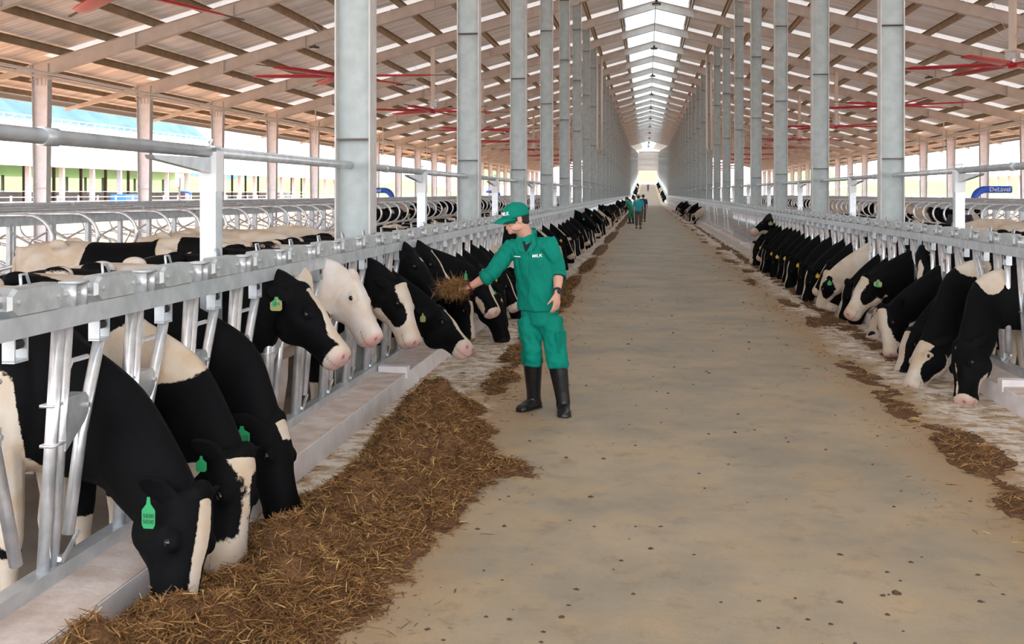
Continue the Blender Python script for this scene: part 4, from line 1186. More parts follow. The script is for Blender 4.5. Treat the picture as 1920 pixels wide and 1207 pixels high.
def hand(mb, wrist, fdir, pdir, curl, s=1.0, thumb_side=1):
    """palm + five fingers; fdir: towards fingertips, pdir: palm normal, curl degrees per joint"""
    f = Vector(fdir).normalized(); p = Vector(pdir); p = (p - f * p.dot(f)).normalized(); sd = f.cross(p).normalized() * thumb_side
    W0 = Vector(wrist)
    rings = []
    for t_, w, th in ((-.02, .026, .021), (.01, .030, .018), (.045, .040, .016), (.08, .043, .014), (.098, .040, .011)):
        rings.append([W0 + f * (t_ * s) + sd * (w * s * math.cos(2 * math.pi * k / 14)) + p * (th * s * math.sin(2 * math.pi * k / 14)) for k in range(14)])
    mb.loft(rings)
    for i, (off, ln) in enumerate(((.031, .072), (.0105, .082), (-.0105, .077), (-.031, .060))):
        q = W0 + f * (.090 * s) + sd * (off * s); d_ = (f + sd * off * 1.6).normalized(); pts = [q - d_ * .02, q]; rs_ = [.0085 * s, .0092 * s]
        ang = 0
        for j, fr in enumerate((.45, .30, .25)):
            ang += R(curl * (1 + .12 * i)); dd = d_ * math.cos(ang) + p * math.sin(ang)
            q = q + dd * (ln * fr * s); pts.append(q); rs_.append((.0086, .0078, .0062)[j] * s)
        mb.tube(pts, rs_, 10); mb.ell(q, (.0062 * s,) * 3, seg=8, rings=6)
    q = W0 + f * (.018 * s) + sd * (.026 * s); dd = (f * .80 + sd * .55 + p * .15).normalized(); pts = [q]; rs_ = [.013 * s]
    for j, L in enumerate((.038, .030, .024)):
        q = q + dd * (L * s); pts.append(q); rs_.append((.0115, .0095, .0072)[j] * s); dd = (dd + p * (.25 + curl / 120) + f * .25).normalized()
    mb.tube(pts, rs_, 10); mb.ell(q, (.0072 * s,) * 3, seg=8, rings=6)

def text_mesh(body, size, extrude=.0008):
    cu = bpy.data.curves.new('txt', 'FONT'); cu.body = body; cu.size = size; cu.align_x = 'CENTER'; cu.extrude = extrude; cu.offset = size * .008
    t_ = bpy.data.objects.new('txt', cu); COL.objects.link(t_)
    dg = bpy.context.evaluated_depsgraph_get(); mm = bpy.data.meshes.new_from_object(t_.evaluated_get(dg)); bpy.data.objects.remove(t_)
    return mm

def man(J, lb, group=None, vox=.006, mats_=None, main=True, hat='cap', boots=True):
    """J: world joints. Returns root Empty"""
    top_m, leg_m, shoe_m, hat_m = mats_ or (green_m, green_m, boot_m, cap_m)
    root = Vector(J['root']); o = empty('person', root, 0, lb, 'person', group)
    g_ = {k: (Vector(v) - root if isinstance(v, (tuple, Vector)) and len(v) == 3 and k not in ('face', 'fwd') else v) for k, v in J.items() if k != 'root'}
    fw = Vector(J['fwd']).normalized(); rt = Vector((-fw.y, fw.x, 0)).normalized()   # rt: the person's left side
    k_ = g_.get('scale', 1.0)
    # ---- body: head, neck, torso, arms, hands, legs as one surface
    mb = MB()
    hf_ = Vector(J['face']).normalized(); hl = Vector((-hf_.y, hf_.x, 0)).normalized(); hu = hf_.cross(hl).normalized()
    if hu.z < 0: hu = -hu
    hc = g_['head']; rot = Matrix((hf_, hl, hu)).transposed()
    def HH(a, b, c): return hc + (hf_ * a + hl * b + hu * c) * k_
    def E(c, r): mb.ell(HH(*c), [q * k_ for q in r], seg=20, rings=14, rot=rot)
    E((-.008, 0, .02), (.096, .076, .095)); E((.020, 0, -.045), (.068, .060, .072)); E((.045, 0, -.078), (.042, .040, .030))
    E((.066, 0, -.098), (.020, .022, .014)); E((.070, 0, .018), (.026, .055, .030))
    for sg in (-1, 1):
        E((.060, sg * .038, -.022), (.028, .026, .026)); E((.083, sg * .028, .030), (.012, .024, .008))
        E((-.008, sg * .078, -.006), (.020, .009, .033)); E((.0, sg * .083, .012), (.012, .008, .016)); E((.088, sg * .012, -.032), (.010, .009, .008))
        E((.02, sg * .052, -.065), (.045, .018, .028))
    mb.tube([HH(.078, 0, .022), HH(.092, 0, .0), HH(.108, 0, -.026)], [.010 * k_, .012 * k_, .013 * k_], 10); E((.106, 0, -.028), (.012, .013, .010))
    E((.086, 0, -.056), (.011, .024, .007)); E((.083, 0, -.068), (.011, .020, .008)); E((.0, 0, -.02), (.075, .070, .09))
    nb = g_['neck']
    mb.tube([nb - V3(0, 0, .10), nb, (nb + HH(-.02, 0, -.06)) / 2 + hu * .0, HH(-.022, 0, -.05)], [.085 * k_, .066 * k_, .063 * k_, .064 * k_], 16)
    pel, ch = g_['pelvis'], g_['chest']
    mb.loft([sect(c, rt, fw, w, d_) for c, w, d_ in ((pel - V3(0, 0, .06), .10, .08), (pel, .15, .10), (pel.lerp(ch, .4), .135, .095), (ch, .155, .10), (ch.lerp(nb, .55), .15, .09), (ch.lerp(nb, .85), .09, .07))])
    arms = []
    for sd in ('L', 'R'):
        S, El, Wr = g_['sh' + sd], g_['el' + sd], g_['wr' + sd]
        mb.tube([ch.lerp(nb, .5), S, S.lerp(El, .45), El, El.lerp(Wr, .3), Wr.lerp(El, .12), Wr], [.05, .05, .045, .040, .043, .030, .027], 14)
        hd = g_['hand' + sd]; hand(mb, Wr, hd[0], hd[1], hd[2], k_ * 1.0, hd[3])
        K, A = g_['kn' + sd], g_['an' + sd]; Hp = g_['hip' + sd]
        mb.tube([Hp, Hp.lerp(K, .5), K, K.lerp(A, .4), A], [.085, .072, .052, .054, .038], 12)
    for sd in (() if boots else ('L', 'R')):
        A, T = g_['an' + sd], g_['toe' + sd]; mb.tube([A, A.lerp(T, .5) - V3(0, 0, .02), T], [.036, .034, .02], 10)
    body = remeshed(mb, 'body', vox if main else vox * 2, 2, [skin_m]); link('body', body, o)
    # ---- shirt
    mb = MB(); hem = g_['hem']
    secs = [(hem, .182, .125), (hem.lerp(ch, .25), .178, .128), (hem.lerp(ch, .55), .175, .125), (hem.lerp(ch, .85), .182, .122), (ch + V3(0, 0, .03), .188, .120), (ch.lerp(nb, .5), .178, .100), (ch.lerp(nb, .72), .140, .085), (ch.lerp(nb, .90), .090, .075), (nb + V3(0, 0, .012), .070, .068)]
    mb.loft([sect(c, rt, fw, w * k_, d_ * k_) for c, w, d_ in secs])
    for sd in ('L', 'R'):
        S, El = g_['sh' + sd], g_['el' + sd]; cu_ = g_['cuff' + sd]
        c0 = ch.lerp(nb, .45).lerp(S, .5)
        mb.tube([c0, S, S.lerp(El, .4), El.lerp(S, .25), El, cu_], [.078, .078, .072, .068, .066, .062] if main else [.07, .072, .064, .058, .055, .052], 18)
    sh = remeshed(mb, 'shirt', .008 if main else .014, 3, [top_m]); wrinkle(sh, .0045 if main else .003, 15, 3, .55); wrinkle(sh, .0035 if main else 0, 38, 5, .4); link_sh = link('shirt', sh, o)
    # ---- trousers
    mb = MB()
    mb.loft([sect(c, rt, fw, w * k_, d_ * k_) for c, w, d_ in ((pel + V3(0, 0, .07), .150, .105), (pel, .160, .115), (pel - V3(0, 0, .07), .160, .115), (pel - V3(0, 0, .12), .13, .09))])
    for sd in ('L', 'R'):
        Hp, K, A = g_['hip' + sd], g_['kn' + sd], g_['an' + sd]; tb_ = K.lerp(A, .30 if boots else .88)
        if boots: mb.tube([Hp, Hp.lerp(K, .35), Hp.lerp(K, .8), K, K.lerp(tb_, .6), tb_ - V3(0, 0, .0), tb_ - V3(0, 0, .02)], [.096, .095, .084, .086, .090, .088, .078], 18)
        else: mb.tube([Hp, Hp.lerp(K, .35), K, K.lerp(A, .5), tb_], [.10, .096, .075, .068, .062], 14)
    tr = remeshed(mb, 'trousers', .008 if main else .014, 3, [leg_m]); wrinkle(tr, .0055 if main else .003, 17, 8, .8); wrinkle(tr, .0035 if main else 0, 36, 9, 1.0); tro = link('trousers', tr, o)
    # ---- boots
    for sd in ('L', 'R'):
        K, A, T = g_['kn' + sd], g_['an' + sd], g_['toe' + sd]
        fd = (T - A); fd.z = 0; fd.normalize(); sdv = Vector((-fd.y, fd.x, 0)); Z = V3(0, 0, 1)
        mb = MB(); g0 = Vector((A.x, A.y, -root.z + J.get('floor', 0)))
        if boots:
            top = K.lerp(A, .22)
            mb.tube([top, top.lerp(A, .3), A.lerp(top, .25), A, g0 + Z * .07 - fd * .005, g0 + Z * .03 - fd * .005], [.080, .073, .060, .057, .058, .052], 18)
        rg = []
        for t_, w, h in ((-.075, .030, .05), (-.05, .044, .075), (.0, .048, .09), (.06, .050, .085), (.12, .054, .062), (.165, .052, .052), (.195, .036, .036), (.205, .015, .02)):
            rg.append([g0 + fd * t_ + sdv * (w * math.copysign(abs(math.cos(a)) ** .8, math.cos(a))) + Z * (h / 2 + h / 2 * math.copysign(abs(math.sin(a)) ** .75, math.sin(a))) for a in [2 * math.pi * k / 16 for k in range(16)]])
        mb.loft(rg)
        bm_ = remeshed(mb, 'boot' if boots else 'shoe', .006 if main else .012, 3, [shoe_m]); bo = link('boot' if boots else 'shoe', bm_, o)
        if main:
            so = MB(); so.loft([[g0 + fd * t_ + sdv * (w * math.cos(a)) + Z * (.006 + .006 * math.sin(a)) for a in [2 * math.pi * k / 12 for k in range(12)]] for t_, w in ((-.08, .035), (-.05, .048), (0, .050), (.06, .052), (.12, .058), (.17, .055), (.20, .035))])
            so.build('sole', boot_d, bo, True)
    # ---- hair
    mb = MB(); mb.ell(HH(-.022, 0, .022), [.092 * k_, .082 * k_, .098 * k_], rot=rot)
    mb.ell(HH(-.055, 0, -.025), [.055 * k_, .066 * k_, .050 * k_], rot=rot)
    for sg in (-1, 1): mb.box(HH(.022, sg * .073, .008), (.020, .010, .045), rot=rot)
    if hat != 'cap':
        mb.ell(HH(-.01, 0, .05), [.10 * k_, .086 * k_, .085 * k_], rot=rot)
    hm = remeshed(mb, 'hair', .006, 1, [hair_m]); wrinkle(hm, .002, 120, 2); link('hair', hm, o)
    if main:
        for sg in (-1, 1):
            link('eye', MB().ell(HH(.082, sg * .030, .006), (.010, .013, .0045), rot=rot).mesh('eye', eye_m, True), o)
            link('eyebrow', MB().tube([HH(.094, sg * .016, .027), HH(.094, sg * .030, .032), HH(.082, sg * .048, .027)], .0035, 6).mesh('eyebrow', hair_m), o)
        link('mouth', MB().tube([HH(.089, -.024, -.063), HH(.098, 0, -.061), HH(.089, .024, -.063)], .0035, 6).mesh('mouth', lip_m), o)
    # ---- headwear
    if hat == 'cap':
        mb = MB(); rings = []
        ca, cb, cc = .112, .092, .098
        for i in range(11):
            ph = math.pi / 2 * i / 10
            rings.append([HH(-.008 + ca * math.cos(ph) * math.cos(a), cb * math.cos(ph) * math.sin(a), .034 + cc * math.sin(ph) ** .8) for a in [2 * math.pi * q / 32 for q in range(32)]] if i < 10 else [HH(-.008 + .004 * math.cos(a), .004 * math.sin(a), .034 + cc) for a in [2 * math.pi * q / 32 for q in range(32)]])
        mb.loft([[HH(-.008 + ca * math.cos(a), cb * math.sin(a), .018) for a in [2 * math.pi * q / 32 for q in range(32)]]] + rings)
        cap = mb.build('cap', hat_m, o, True)
        br = MB(); rg = []
        for i in range(9):
            t_ = i / 8; y = -.085 + .17 * t_
            ext = .085 * math.sqrt(max(0, 1 - (2 * t_ - 1) ** 4)) + .012
            x0 = -.008 + ca * math.sqrt(max(0, 1 - (y / cb) ** 2)) - .012
            dz = -.035 * (2 * t_ - 1) ** 2
            rg.append([HH(x0, y, .036 + dz * .3), HH(x0 + ext * .5, y, .030 + dz * .7), HH(x0 + ext, y * .96, .012 + dz), HH(x0 + ext, y * .96, .008 + dz), HH(x0 + ext * .5, y, .025 + dz * .7), HH(x0, y, .030 + dz * .3)])
        br.loft(rg); br.build('brim', hat_m, cap, True)
        bt = MB().ell(HH(-.008, 0, .034 + cc), (.008, .008, .005)); bt.build('cap_button', hat_m, cap)
        if main:
            tm = text_mesh('MILK', .040, .0012); X = coords(tm); Y = np.empty_like(X)
            for i_, (tx, ty, tz) in enumerate(X):
                az = g_.get('cap_az', .5) + tx / .103; z_ = .048 + ty; ph = math.asin(min(.999, max(0, (z_ - .034) / cc)) ** (1 / .8))
                rr = 1 + (.0025 + tz) / .1
                p_ = HH(-.008 + ca * math.cos(ph) * math.cos(az) * rr, cb * math.cos(ph) * math.sin(az) * rr, z_)
                Y[i_] = tuple(p_)
            tm.vertices.foreach_set('co', Y.astype(np.float32).ravel()); tm.materials.clear(); tm.materials.append(letter_m); tm.update()
            link('cap_lettering', tm, cap)
    elif hat == 'straw':
        mb = MB(); rings = [[HH(r_ * math.cos(a), r_ * .9 * math.sin(a), z_) for a in [2 * math.pi * q / 20 for q in range(20)]] for r_, z_ in ((.17, .03), (.175, .04), (.10, .06), (.09, .12), (.04, .14))]
        mb.loft(rings); mb.build('straw_hat', mat('straw', (.62, .50, .33), .8), o, True)
    if not main: return o
    # ---- shirt details
    def on_shirt(c, off):    # point on chest front: c=(side, height above chest) -> ray to the shirt surface
        base = ch + rt * c[0] + V3(0, 0, c[1]); hit = BVH.ray_cast(base + fw * .5, -fw, 1.0)
        return (hit[0] + fw * off) if hit[0] is not None else base + fw * .12
    from mathutils.bvhtree import BVHTree
    bmx = bmesh.new(); bmx.from_mesh(sh); BVH = BVHTree.FromBMesh(bmx)
    tee = MB(); cpts = [(-.040, .175), (.040, .175), (.034, .15), (.0, .095), (-.034, .15)]
    vs_ = [on_shirt(c, .009) for c in cpts]; vs2 = [v - fw * .02 for v in vs_]
    tee.add(vs_ + vs2, [(0, 1, 2, 3, 4), (9, 8, 7, 6, 5), (0, 5, 6, 1), (1, 6, 7, 2), (2, 7, 8, 3), (3, 8, 9, 4), (4, 9, 5, 0)]); tee.build('undershirt', tee_m, o)
    for sg in (-1, 1):      # collar leaves
        co = MB(); cp = [(sg * .062, .205), (sg * .036, .165), (sg * .006, .088), (sg * .052, .098), (sg * .088, .150)]
        v1 = [on_shirt(c, .010) for c in cp]; v1[0] = nb + rt * (sg * .066) + fw * .022 + V3(0, 0, .050); v2 = [v + fw * .006 for v in v1]
        co.add(v1 + v2, [(4, 3, 2, 1, 0), (5, 6, 7, 8, 9)] + [(i, (i + 1) % 5, (i + 1) % 5 + 5, i + 5) for i in range(5)]); co.build('collar', top_m, link_sh)
        if sg > 0:
            cb_ = MB(); rgs = []
            for q in range(13):
                an_ = math.pi * (-.12 + 1.24 * q / 12); rr = .069; ctr = nb + V3(0, 0, .022) - fw * .006
                dr = rt * math.cos(an_) - fw * math.sin(an_); b0 = ctr + dr * rr; hh2 = .030 + .012 * math.sin(an_)
                rgs.append([b0 - V3(0, 0, .02) + dr * .012, b0 + V3(0, 0, hh2) + dr * .003, b0 + V3(0, 0, hh2) - dr * .004, b0 - V3(0, 0, .02) - dr * .004])
            cb_.loft(rgs); cb_.build('collar_band', top_m, link_sh, True)
        pk = MB(); px_ = sg * .088
        cols = [(px_ - .052 + .104 * i / 6) for i in range(7)]
        def strip_(h0, h1, off, sag=0):
            a_ = [on_shirt((c, h0), off) for c in cols]; b_ = [on_shirt((c, h1 - sag * (1 - abs(i - 3) / 3)), off) for i, c in enumerate(cols)]
            n_ = len(cols); vs_ = a_ + b_ + [v - fw * .006 for v in a_ + b_]
            fs_ = [(i, i + 1, n_ + i + 1, n_ + i) for i in range(n_ - 1)] + [(2 * n_ + i + 1, 2 * n_ + i, 3 * n_ + i, 3 * n_ + i + 1) for i in range(n_ - 1)]
            fs_ += [(n_ + i, n_ + i + 1, 3 * n_ + i + 1, 3 * n_ + i) for i in range(n_ - 1)] + [(i + 1, i, 2 * n_ + i, 2 * n_ + i + 1) for i in range(n_ - 1)] + [(0, n_, 3 * n_, 2 * n_), (n_ - 1, 3 * n_ - 1, 4 * n_ - 1, 2 * n_ - 1)]
            pk.add(vs_, fs_)
        strip_(.035, -.012, .009, .018); strip_(-.012, -.10, .005); pk.build('pocket', top_m, link_sh)
    pl = MB(); hs_ = [.085 - .034 * i for i in range(13)]
    a_ = [on_shirt((-.014, h), .005) for h in hs_]; b_ = [on_shirt((.016, h), .006) for h in hs_]; n_ = len(hs_)
    pl.add(a_ + b_ + [v - fw * .008 for v in a_ + b_], [(i, i + 1, n_ + i + 1, n_ + i) for i in range(n_ - 1)] + [(n_ + i, n_ + i + 1, 3 * n_ + i + 1, 3 * n_ + i) for i in range(n_ - 1)] + [(i + 1, i, 2 * n_ + i, 2 * n_ + i + 1) for i in range(n_ - 1)])
    pl.build('placket', top_m, link_sh)
    for h in (.065, -.02, -.105, -.19, -.27):
        p_ = on_shirt((0, h), .009); b = MB().tube([p_, p_ + fw * .003], .0065, 10); b.build('button', seam_m, link_sh)
    for (txt, size, cx, cz, nm_) in (('MILK', .034, .090, .052, 'chest_lettering'), ('NV 1087', .014, -.088, .048, 'name_strip')):
        if nm_ == 'name_strip':
            ns_ = MB(); cs = [cx - .04 + .08 * i / 5 for i in range(6)]; a_ = [on_shirt((c, cz), .012) for c in cs]; b_ = [on_shirt((c, cz + .008), .012) for c in cs]
            ns_.add(a_ + b_, [(i, i + 1, 7 + i, 6 + i) for i in range(5)]); ns_.build(nm_, letter_m, link_sh); continue
        tm = text_mesh(txt, size); X = coords(tm); Y = np.empty_like(X)
        for i_, (tx, ty, tz) in enumerate(X):
            Y[i_] = tuple(on_shirt((cx + tx * 1.05, cz + ty + tx * .12), .010 + tz))
        tm.vertices.foreach_set('co', Y.astype(np.float32).ravel()); tm.materials.clear(); tm.materials.append(letter_m); tm.update(); link(nm_, tm, link_sh)
    for sg in (-1, 1):
        S = g_['shL' if sg > 0 else 'shR']; e_ = MB(); up = V3(0, 0, 1)
        sp = []
        for q in range(7):
            b_ = nb.lerp(S, .45 + .52 * q / 6); hit = BVH.ray_cast(b_ + up * .4, -up, 1.0)
            sp.append((hit[0] if hit[0] is not None else b_) - up * .004)
        e_.tube(sp, .013, 8); e_.build('shoulder_strap', top_m, link_sh, True)
        # rolled cuff
    for sd in ('L', 'R'):
        El, cu_, Wr = g_['el' + sd], g_['cuff' + sd], g_['wr' + sd]; d_ = (cu_ - El).normalized()
        MB().tube([cu_ - d_ * .035, cu_ + d_ * .004], .066, 18).build('cuff', top_m, link_sh, True)
        MB().tube([cu_ + d_ * .002, cu_ + d_ * .010], .058, 18).build('cuff_lining', tee_m, link_sh, True)
    # cargo pocket on the outer left thigh
    Hp, K = g_['hipL'], g_['knL']; c = Hp.lerp(K, .72)
    MB().box(c + rt * .078 + fw * .02, (.025, .12, .16), rot=Matrix.Rotation(math.atan2(rt.y, rt.x), 3, 'Z')).build('cargo_pocket', leg_m, tro)
    Wl = g_['wrL']; dW = (g_['elL'] - Wl).normalized()
    wt = MB().tube([Wl + dW * .008, Wl + dW * .032], .033, 16); w_ = wt.build('watch', watch_m, o, True)
    side = Vector((.55, -.83, 0)); MB().tube([Wl + dW * .02 + side * .028, Wl + dW * .02 + side * .042], .021, 14).build('watch_face', black_rub, w_)
    Wr_ = g_['wrR']; dW = (g_['elR'] - Wr_).normalized()
    bd = MB()
    ax1 = dW.cross(V3(0, 0, 1)).normalized(); ax2 = dW.cross(ax1)
    for q in range(16): bd.ell(Wr_ + dW * .012 + (ax1 * math.cos(q * math.pi / 8) + ax2 * math.sin(q * math.pi / 8)) * .032, (.0075,) * 3, seg=8, rings=6)
    bd.build('bead_bracelet', bead_m, o, True)
    return o

Z0 = 8.40
fwd = (-.42, -.90, 0)
main_root = W(1022, 770, Z0)
main_root = (main_root[0], main_root[1], 0)
handR_w = W(868, 543, 8.42)
J = dict(root=main_root, fwd=fwd, face=(-.88, -.42, -.22), head=W(967, 410, 8.36), neck=W(988, 442, 8.42), chest=W(1002, 492, 8.42), pelvis=W(1011, 588, 8.42), hem=W(1010, 581, 8.42),
         shR=W(957, 465, 8.50), elR=W(922, 513, 8.34), wrR=W(882, 537, 8.42), cuffR=W(908, 522, 8.36), handR=((-.96, -.05, -.16), (-.10, .25, -1), 26, -1),
         shL=W(1030, 458, 8.30), elL=W(1047, 510, 8.36), wrL=W(1045, 549, 8.20), cuffL=W(1047, 520, 8.33), handL=((-.06, -.10, -1), (-.75, .55, 0), 14, -1),
         hipR=W(991, 598, 8.44), knR=W(998, 652, 8.36), anR=W(1001, 748, 8.46), toeR=W(972, 764, 8.30),
         hipL=W(1031, 598, 8.38), knL=W(1042, 655, 8.30), anL=W(1056, 752, 8.28), toeL=W(1060, 770, 8.06), cap_az=.42, floor=0)
man(J, 'man in green work clothes and cap, black rubber boots, holding hay out to the cows')

# the handful of hay he holds
def straw_mesh(P, D, L, wd, name, mats_, tone=True, bend=.25):
    """many thin bent blades as one mesh; P centres, D unit directions, L lengths"""
    n = len(P); up = np.array([0, 0, 1.0]); sd = np.cross(D, up + rng.normal(size=(n, 3)) * .35); sd /= np.linalg.norm(sd, axis=1)[:, None] + 1e-9
    cv = np.cross(D, sd); a = P - D * L[:, None] / 2; c = P + D * L[:, None] / 2; b = P + cv * (L * rng.uniform(-bend, bend, n))[:, None]
    w = (sd * wd[:, None]); V = np.empty((n, 6, 3)); V[:, 0] = a - w * .6; V[:, 1] = a + w * .6; V[:, 2] = b - w; V[:, 3] = b + w; V[:, 4] = c - w * .3; V[:, 5] = c + w * .3
    me = bpy.data.meshes.new(name); me.vertices.add(n * 6); me.vertices.foreach_set('co', V.astype(np.float32).ravel())
    q = np.array([[0, 1, 3, 2], [2, 3, 5, 4]]); idx = (np.arange(n)[:, None, None] * 6 + q[None]).reshape(-1)
    me.loops.add(n * 8); me.loops.foreach_set('vertex_index', idx.astype(np.int32)); me.polygons.add(n * 2)
    me.polygons.foreach_set('loop_start', (np.arange(n * 2) * 4).astype(np.int32)); me.polygons.foreach_set('loop_total', np.full(n * 2, 4, dtype=np.int32))
    fattr(me, 'tone', np.repeat(rng.uniform(0, 1, n), 6)); me.update(calc_edges=True); me.materials.append(mats_); return me
def straw_material():
    m = bpy.data.materials.new('hay_strands'); m.use_nodes = True; N = m.node_tree.nodes; L = m.node_tree.links; b = N['Principled BSDF']
    a = N.new('ShaderNodeAttribute'); a.attribute_name = 'tone'; r = N.new('ShaderNodeValToRGB'); L.new(a.outputs['Fac'], r.inputs[0]); L.new(r.outputs[0], b.inputs[0])
    e = r.color_ramp.elements; e[0].position = 0; e[0].color = (.10, .042, .014, 1); e[1].position = 1; e[1].color = (.62, .42, .17, 1)
    for p, c in ((.4, (.21, .095, .034, 1)), (.75, (.33, .17, .060, 1)), (.93, (.44, .26, .095, 1))):
        q = e.new(p); q.color = c
    b.inputs['Roughness'].default_value = .7; b.inputs['Specular IOR Level'].default_value = .2; return m
straw_m = straw_material()
hay_base = mat('hay_mass', (.19, .09, .034), .95, nscale=9, col2=(.10, .044, .016), bump=1.0, bscale=45, detail=8)
hc_ = np.array(W(852, 540, 8.42)); n = 1700
P = hc_ + rng.normal(size=(n, 3)) * np.array([.055, .045, .030]); D = rng.normal(size=(n, 3)) * np.array([1, .6, .7]); D /= np.linalg.norm(D, axis=1)[:, None]
me = straw_mesh(P, D, rng.uniform(.05, .16, n), rng.uniform(.0007, .0019, n), 'hay_handful', straw_m)
tag(link('hay_handful', me), 'handful of dry hay gripped in the outstretched hand of the man', 'hay', kind='stuff')

# hay heaps and scattered feed
def hay_h(x, y, side):
    """height of the hay layer at distance e from the kerb face"""
    e = np.where(side < 0, x - (XC - 2.5), (XC + 2.5) - x)
    if side < 0:
        h = 0
        for (cx, cy, rx, ry, hh_) in ((.34, 3.3, .46, 1.3, .12), (.55, 4.7, .42, .8, .12), (.62, 5.6, .45, .55, .15), (.70, 6.35, .38, .45, .17), (.40, 6.9, .40, .45, .10), (.50, 7.55, .45, .40, .15), (.40, 8.3, .35, .30, .14), (.95, 6.5, .55, .35, .05), (.35, 2.6, .5, 1.0, .1), (.70, 7.0, .35, .30, .10),
                                      (.75, 9.6, .22, .9, .04), (.70, 11.2, .2, .9, .045), (.7, 13.5, .25, 1.5, .05), (.75, 16.5, .22, 1.8, .05), (.65, 20, .2, 2.2, .05), (.7, 25, .2, 3, .05), (.7, 32, .25, 4, .05), (.7, 42, .25, 7, .05), (.7, 60, .25, 12, .05), (.7, 85, .3, 18, .05)):
            q = ((e - cx) / rx) ** 2 + ((y - cy) / ry) ** 2; h = h + 1.25 * hh_ * np.exp(-q * 1.6)
        h = h + .05 * np.exp(-((e - .42) / .26) ** 2) * (y < 8.3)
        for (cx, cy, rx, ry, hh_) in ((.44, 5.55, .16, .18, .12), (.08, 6.7, .18, .7, .14), (.06, 7.7, .15, .6, .1), (.35, 4.35, .07, .09, .15)):
            h = h - hh_ * np.exp(-(((e - cx) / rx) ** 2 + ((y - cy) / ry) ** 2))
    else:
        h = .030 * np.exp(-((e - .75 - .12 * np.sin(y * .7)) / .18) ** 2) * (.6 + .6 * np.sin(y * 1.9 + np.sin(y * .8))) * (y > 4)
        h = h + .03 * np.exp(-((e - .3) / .2) ** 2) * (y > 11)
        for (cx, cy, rx, ry, hh_) in ((.78, 5.9, .25, .6, .05), (.80, 7.2, .18, .6, .05), (.85, 8.8, .2, .7, .04)): 
            q = ((e - cx) / rx) ** 2 + ((y - cy) / ry) ** 2; h = h + hh_ * np.exp(-q * 1.4)
    n_ = np.sin(x * 9 + np.sin(y * 7)) * np.sin(y * 8 + 1.3 * np.sin(x * 6)) * .35 + np.sin(x * 23 + 2 * np.sin(y * 11)) * np.sin(y * 21 + x * 5) * .22
    return np.maximum(h * (1 + n_) - .022, -.01) * (e > -.0) * np.clip(e / .04, 0, 1) * 1.0
for side, nm in ((-1, 'left'), (1, 'right')):
    x0, x1 = (XC - 2.5, XC - 2.5 + 1.7) if side < 0 else (XC + 2.5 - 1.4, XC + 2.5)
    nx = 60; ys = np.concatenate([np.arange(2.3, 14, .028), np.geomspace(14, 110, 160)])
    xs = np.linspace(x0, x1, nx); GX, GY = np.meshgrid(xs, ys); Hh = hay_h(GX, GY, side)
    Hh = np.where(Hh > 0, Hh + rng.uniform(-.006, .006, Hh.shape), -.012)
    me = bpy.data.meshes.new('hay_layer'); V = np.stack([GX, GY, Hh], -1).reshape(-1, 3)
    ny = len(ys); I = (np.arange(ny - 1)[:, None] * nx + np.arange(nx - 1)[None]).ravel(); Fq = np.stack([I, I + 1, I + nx + 1, I + nx], 1)
    keep = Hh.ravel()[Fq].max(1) > 0; Fq = Fq[keep]
    me.from_pydata(V.tolist(), [], Fq.tolist()); me.materials.append(hay_base); me.polygons.foreach_set('use_smooth', [True] * len(Fq)); me.update()
    tag(link('hay_layer', me), 'brown hay and silage heaped along the %s kerb' % nm, 'hay', kind='stuff')
    # strands: dense near, thinning with distance
    n = 260000 if side < 0 else 90000
    yy = 2.4 + (rng.uniform(0, 1, n) ** 2.0) * (26 if side < 0 else 28); xx = rng.uniform(x0 + .01, x1 - .01, n)
    h = hay_h(xx, yy, side); e = (xx - x0) if side < 0 else (x1 - xx)
    base_p = (.06 * np.exp(-((e - .70) / .42) ** 2)) if side < 0 else (.10 * np.exp(-((e - .70) / .30) ** 2) + .03)
    keep = rng.uniform(0, 1, n) < np.clip((h + .0085) * 26, base_p * (.5 + .5 * np.sin(xx * 5 + yy * 3)), 1)
    xx, yy, h = xx[keep], yy[keep], np.maximum(h[keep], .0); n = len(xx)
    lay = rng.normal(size=(n, 3)) * np.where(h > .01, 1, 0)[:, None] * np.array([0, 0, .35]); ang = rng.normal(.0, 1.1, n)
    D = np.stack([np.cos(ang), np.sin(ang), 0 * ang], 1) + lay; D /= np.linalg.norm(D, axis=1)[:, None]
    L_s = rng.uniform(.02, .085, n) * (1 + .3 * (h > .02)); D[:, 2] = np.where(h < .01, 0, D[:, 2])
    P = np.stack([xx, yy, h + .004 + rng.uniform(0, .014, n) * (h > .005)], 1); P[:, 2] = np.maximum(P[:, 2], .003 + np.abs(D[:, 2]) * L_s / 2)
    me = straw_mesh(P, D, L_s, rng.uniform(.0010, .0026, n) * (1 + yy / 14), 'hay_strands', straw_m, bend=.12)
    tag(link('hay_strands', me), 'loose hay strands lying over the feed along the %s kerb' % nm, 'hay', kind='stuff')
# crumbs and small clods on the concrete
n = 420; mb = MB()
for i in range(n):
    y = 3.6 + 30 * random.random() ** 2.2; x = random.uniform(-1.3, 2.2); s_ = random.uniform(.004, .014) * (1.6 if random.random() < .12 else 1)
    vs = [(x + s_ * random.uniform(.6, 1.6) * math.cos(a), y + s_ * random.uniform(.6, 1.4) * math.sin(a), .001) for a in [k * 1.05 for k in range(6)]]
    mb.add(vs + [(x, y, s_ * .7)], [(k, (k + 1) % 6, 6) for k in range(6)])
tag(mb.build('floor_crumbs', mat('dung_crumb', (.07, .042, .022), .9)), 'dark crumbs and small clods scattered over the concrete aisle', 'crumbs', kind='stuff')

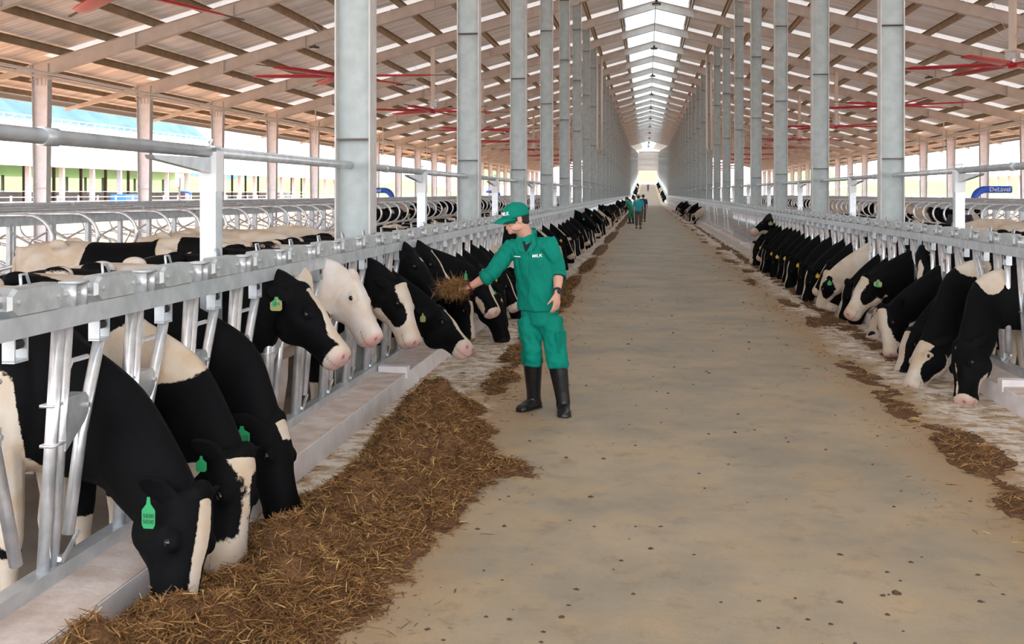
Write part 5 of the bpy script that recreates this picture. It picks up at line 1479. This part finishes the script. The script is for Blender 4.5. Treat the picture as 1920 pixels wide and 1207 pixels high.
# ---- more people, farther off
def simple_joints(x, y, z, yaw, h=1.68, step=.0, lean=0.0, armL=0, armR=0):
    f = Vector((math.sin(yaw), math.cos(yaw), 0)); l_ = Vector((-f.y, f.x, 0)); s = h / 1.7
    def P(a, b, c): return tuple(Vector((x, y, z)) + (f * (a + lean * max(0, c - .9) ) + l_ * b) * s + Vector((0, 0, c * s - lean * max(0, c - .9) * .35)))
    J = dict(root=(x, y, z), fwd=tuple(f), face=tuple(f + Vector((0, 0, -.15 - lean * .5))), head=P(.02, 0, 1.56), neck=P(0, 0, 1.42), chest=P(0, 0, 1.20), pelvis=P(0, 0, .90), hem=P(0, 0, .86), floor=z)
    for sd, q, st_, ar in (('L', 1, step, armL), ('R', -1, -step, armR)):
        J['sh' + sd] = P(0, q * .185, 1.36); J['el' + sd] = P(.02 + ar * .15, q * .24, 1.10 + ar * .08); J['wr' + sd] = P(.08 - st_ * .4 + ar * .4, q * .25, .86 + ar * .25); J['cuff' + sd] = P(.02 + ar * .10, q * .235, 1.14 + ar * .06)
        J['hand' + sd] = ((.1, 0, -1) if ar == 0 else tuple(f), tuple(l_ * -q), 18, q)
        J['hip' + sd] = P(0, q * .09, .88); J['kn' + sd] = P(st_ * .5 + .03, q * .10, .48); J['an' + sd] = P(st_, q * .10, .09); J['toe' + sd] = P(st_ + .14, q * .11, .03)
    return J
teal = mat('teal_shirt', (.02, .36, .38), .8); greyt = mat('grey_trousers', (.13, .105, .09), .85); navy = mat('navy_shirt', (.03, .025, .10), .8); dgreen = mat('dark_green_shirt', (.01, .26, .16), .8); darkc = mat('dark_clothes', (.03, .03, .035), .85); purp = mat('purple_top', (.20, .06, .22), .8)
tp = W(1197, 428, 51.5)
man(simple_joints(tp[0], tp[1], 0, .05, 1.70, .12), 'man in a teal T-shirt and grey trousers walking away down the aisle', vox=.012, mats_=(teal, greyt, boot_d, cap_m), main=False, hat='straw', boots=False)
tp = W(1206, 414, 64)
man(simple_joints(tp[0], tp[1], 0, .1, 1.68, .1), 'man in a navy shirt walking just ahead of the teal-shirted man', vox=.012, mats_=(navy, greyt, boot_d, cap_m), main=False, hat='cap', boots=False)
tp = W(1184, 418, 60)
man(simple_joints(tp[0], tp[1], 0, -.9, 1.66, .05, lean=.5, armL=.5, armR=.6), 'person in dark green bending towards the cows left of the teal-shirted man', vox=.012, mats_=(dgreen, dgreen, boot_d, cap_m), main=False, hat='cap', boots=True)
tp = W(1208, 357, 225)
man(simple_joints(XC - .05, 225, zoff(225), .2, 1.68, .1), 'tiny figure in purple near the far doorway', vox=.02, mats_=(purp, darkc, boot_d, cap_m), main=False, hat='none', boots=False)
tp = W(1800, 440, 21.5)
man(simple_joints(tp[0], tp[1], ALLEY, .3, 1.72, .05), 'dark-haired person in dark clothes behind the right fence', vox=.010, mats_=(darkc, darkc, boot_d, cap_m), main=False, hat='none', boots=False)
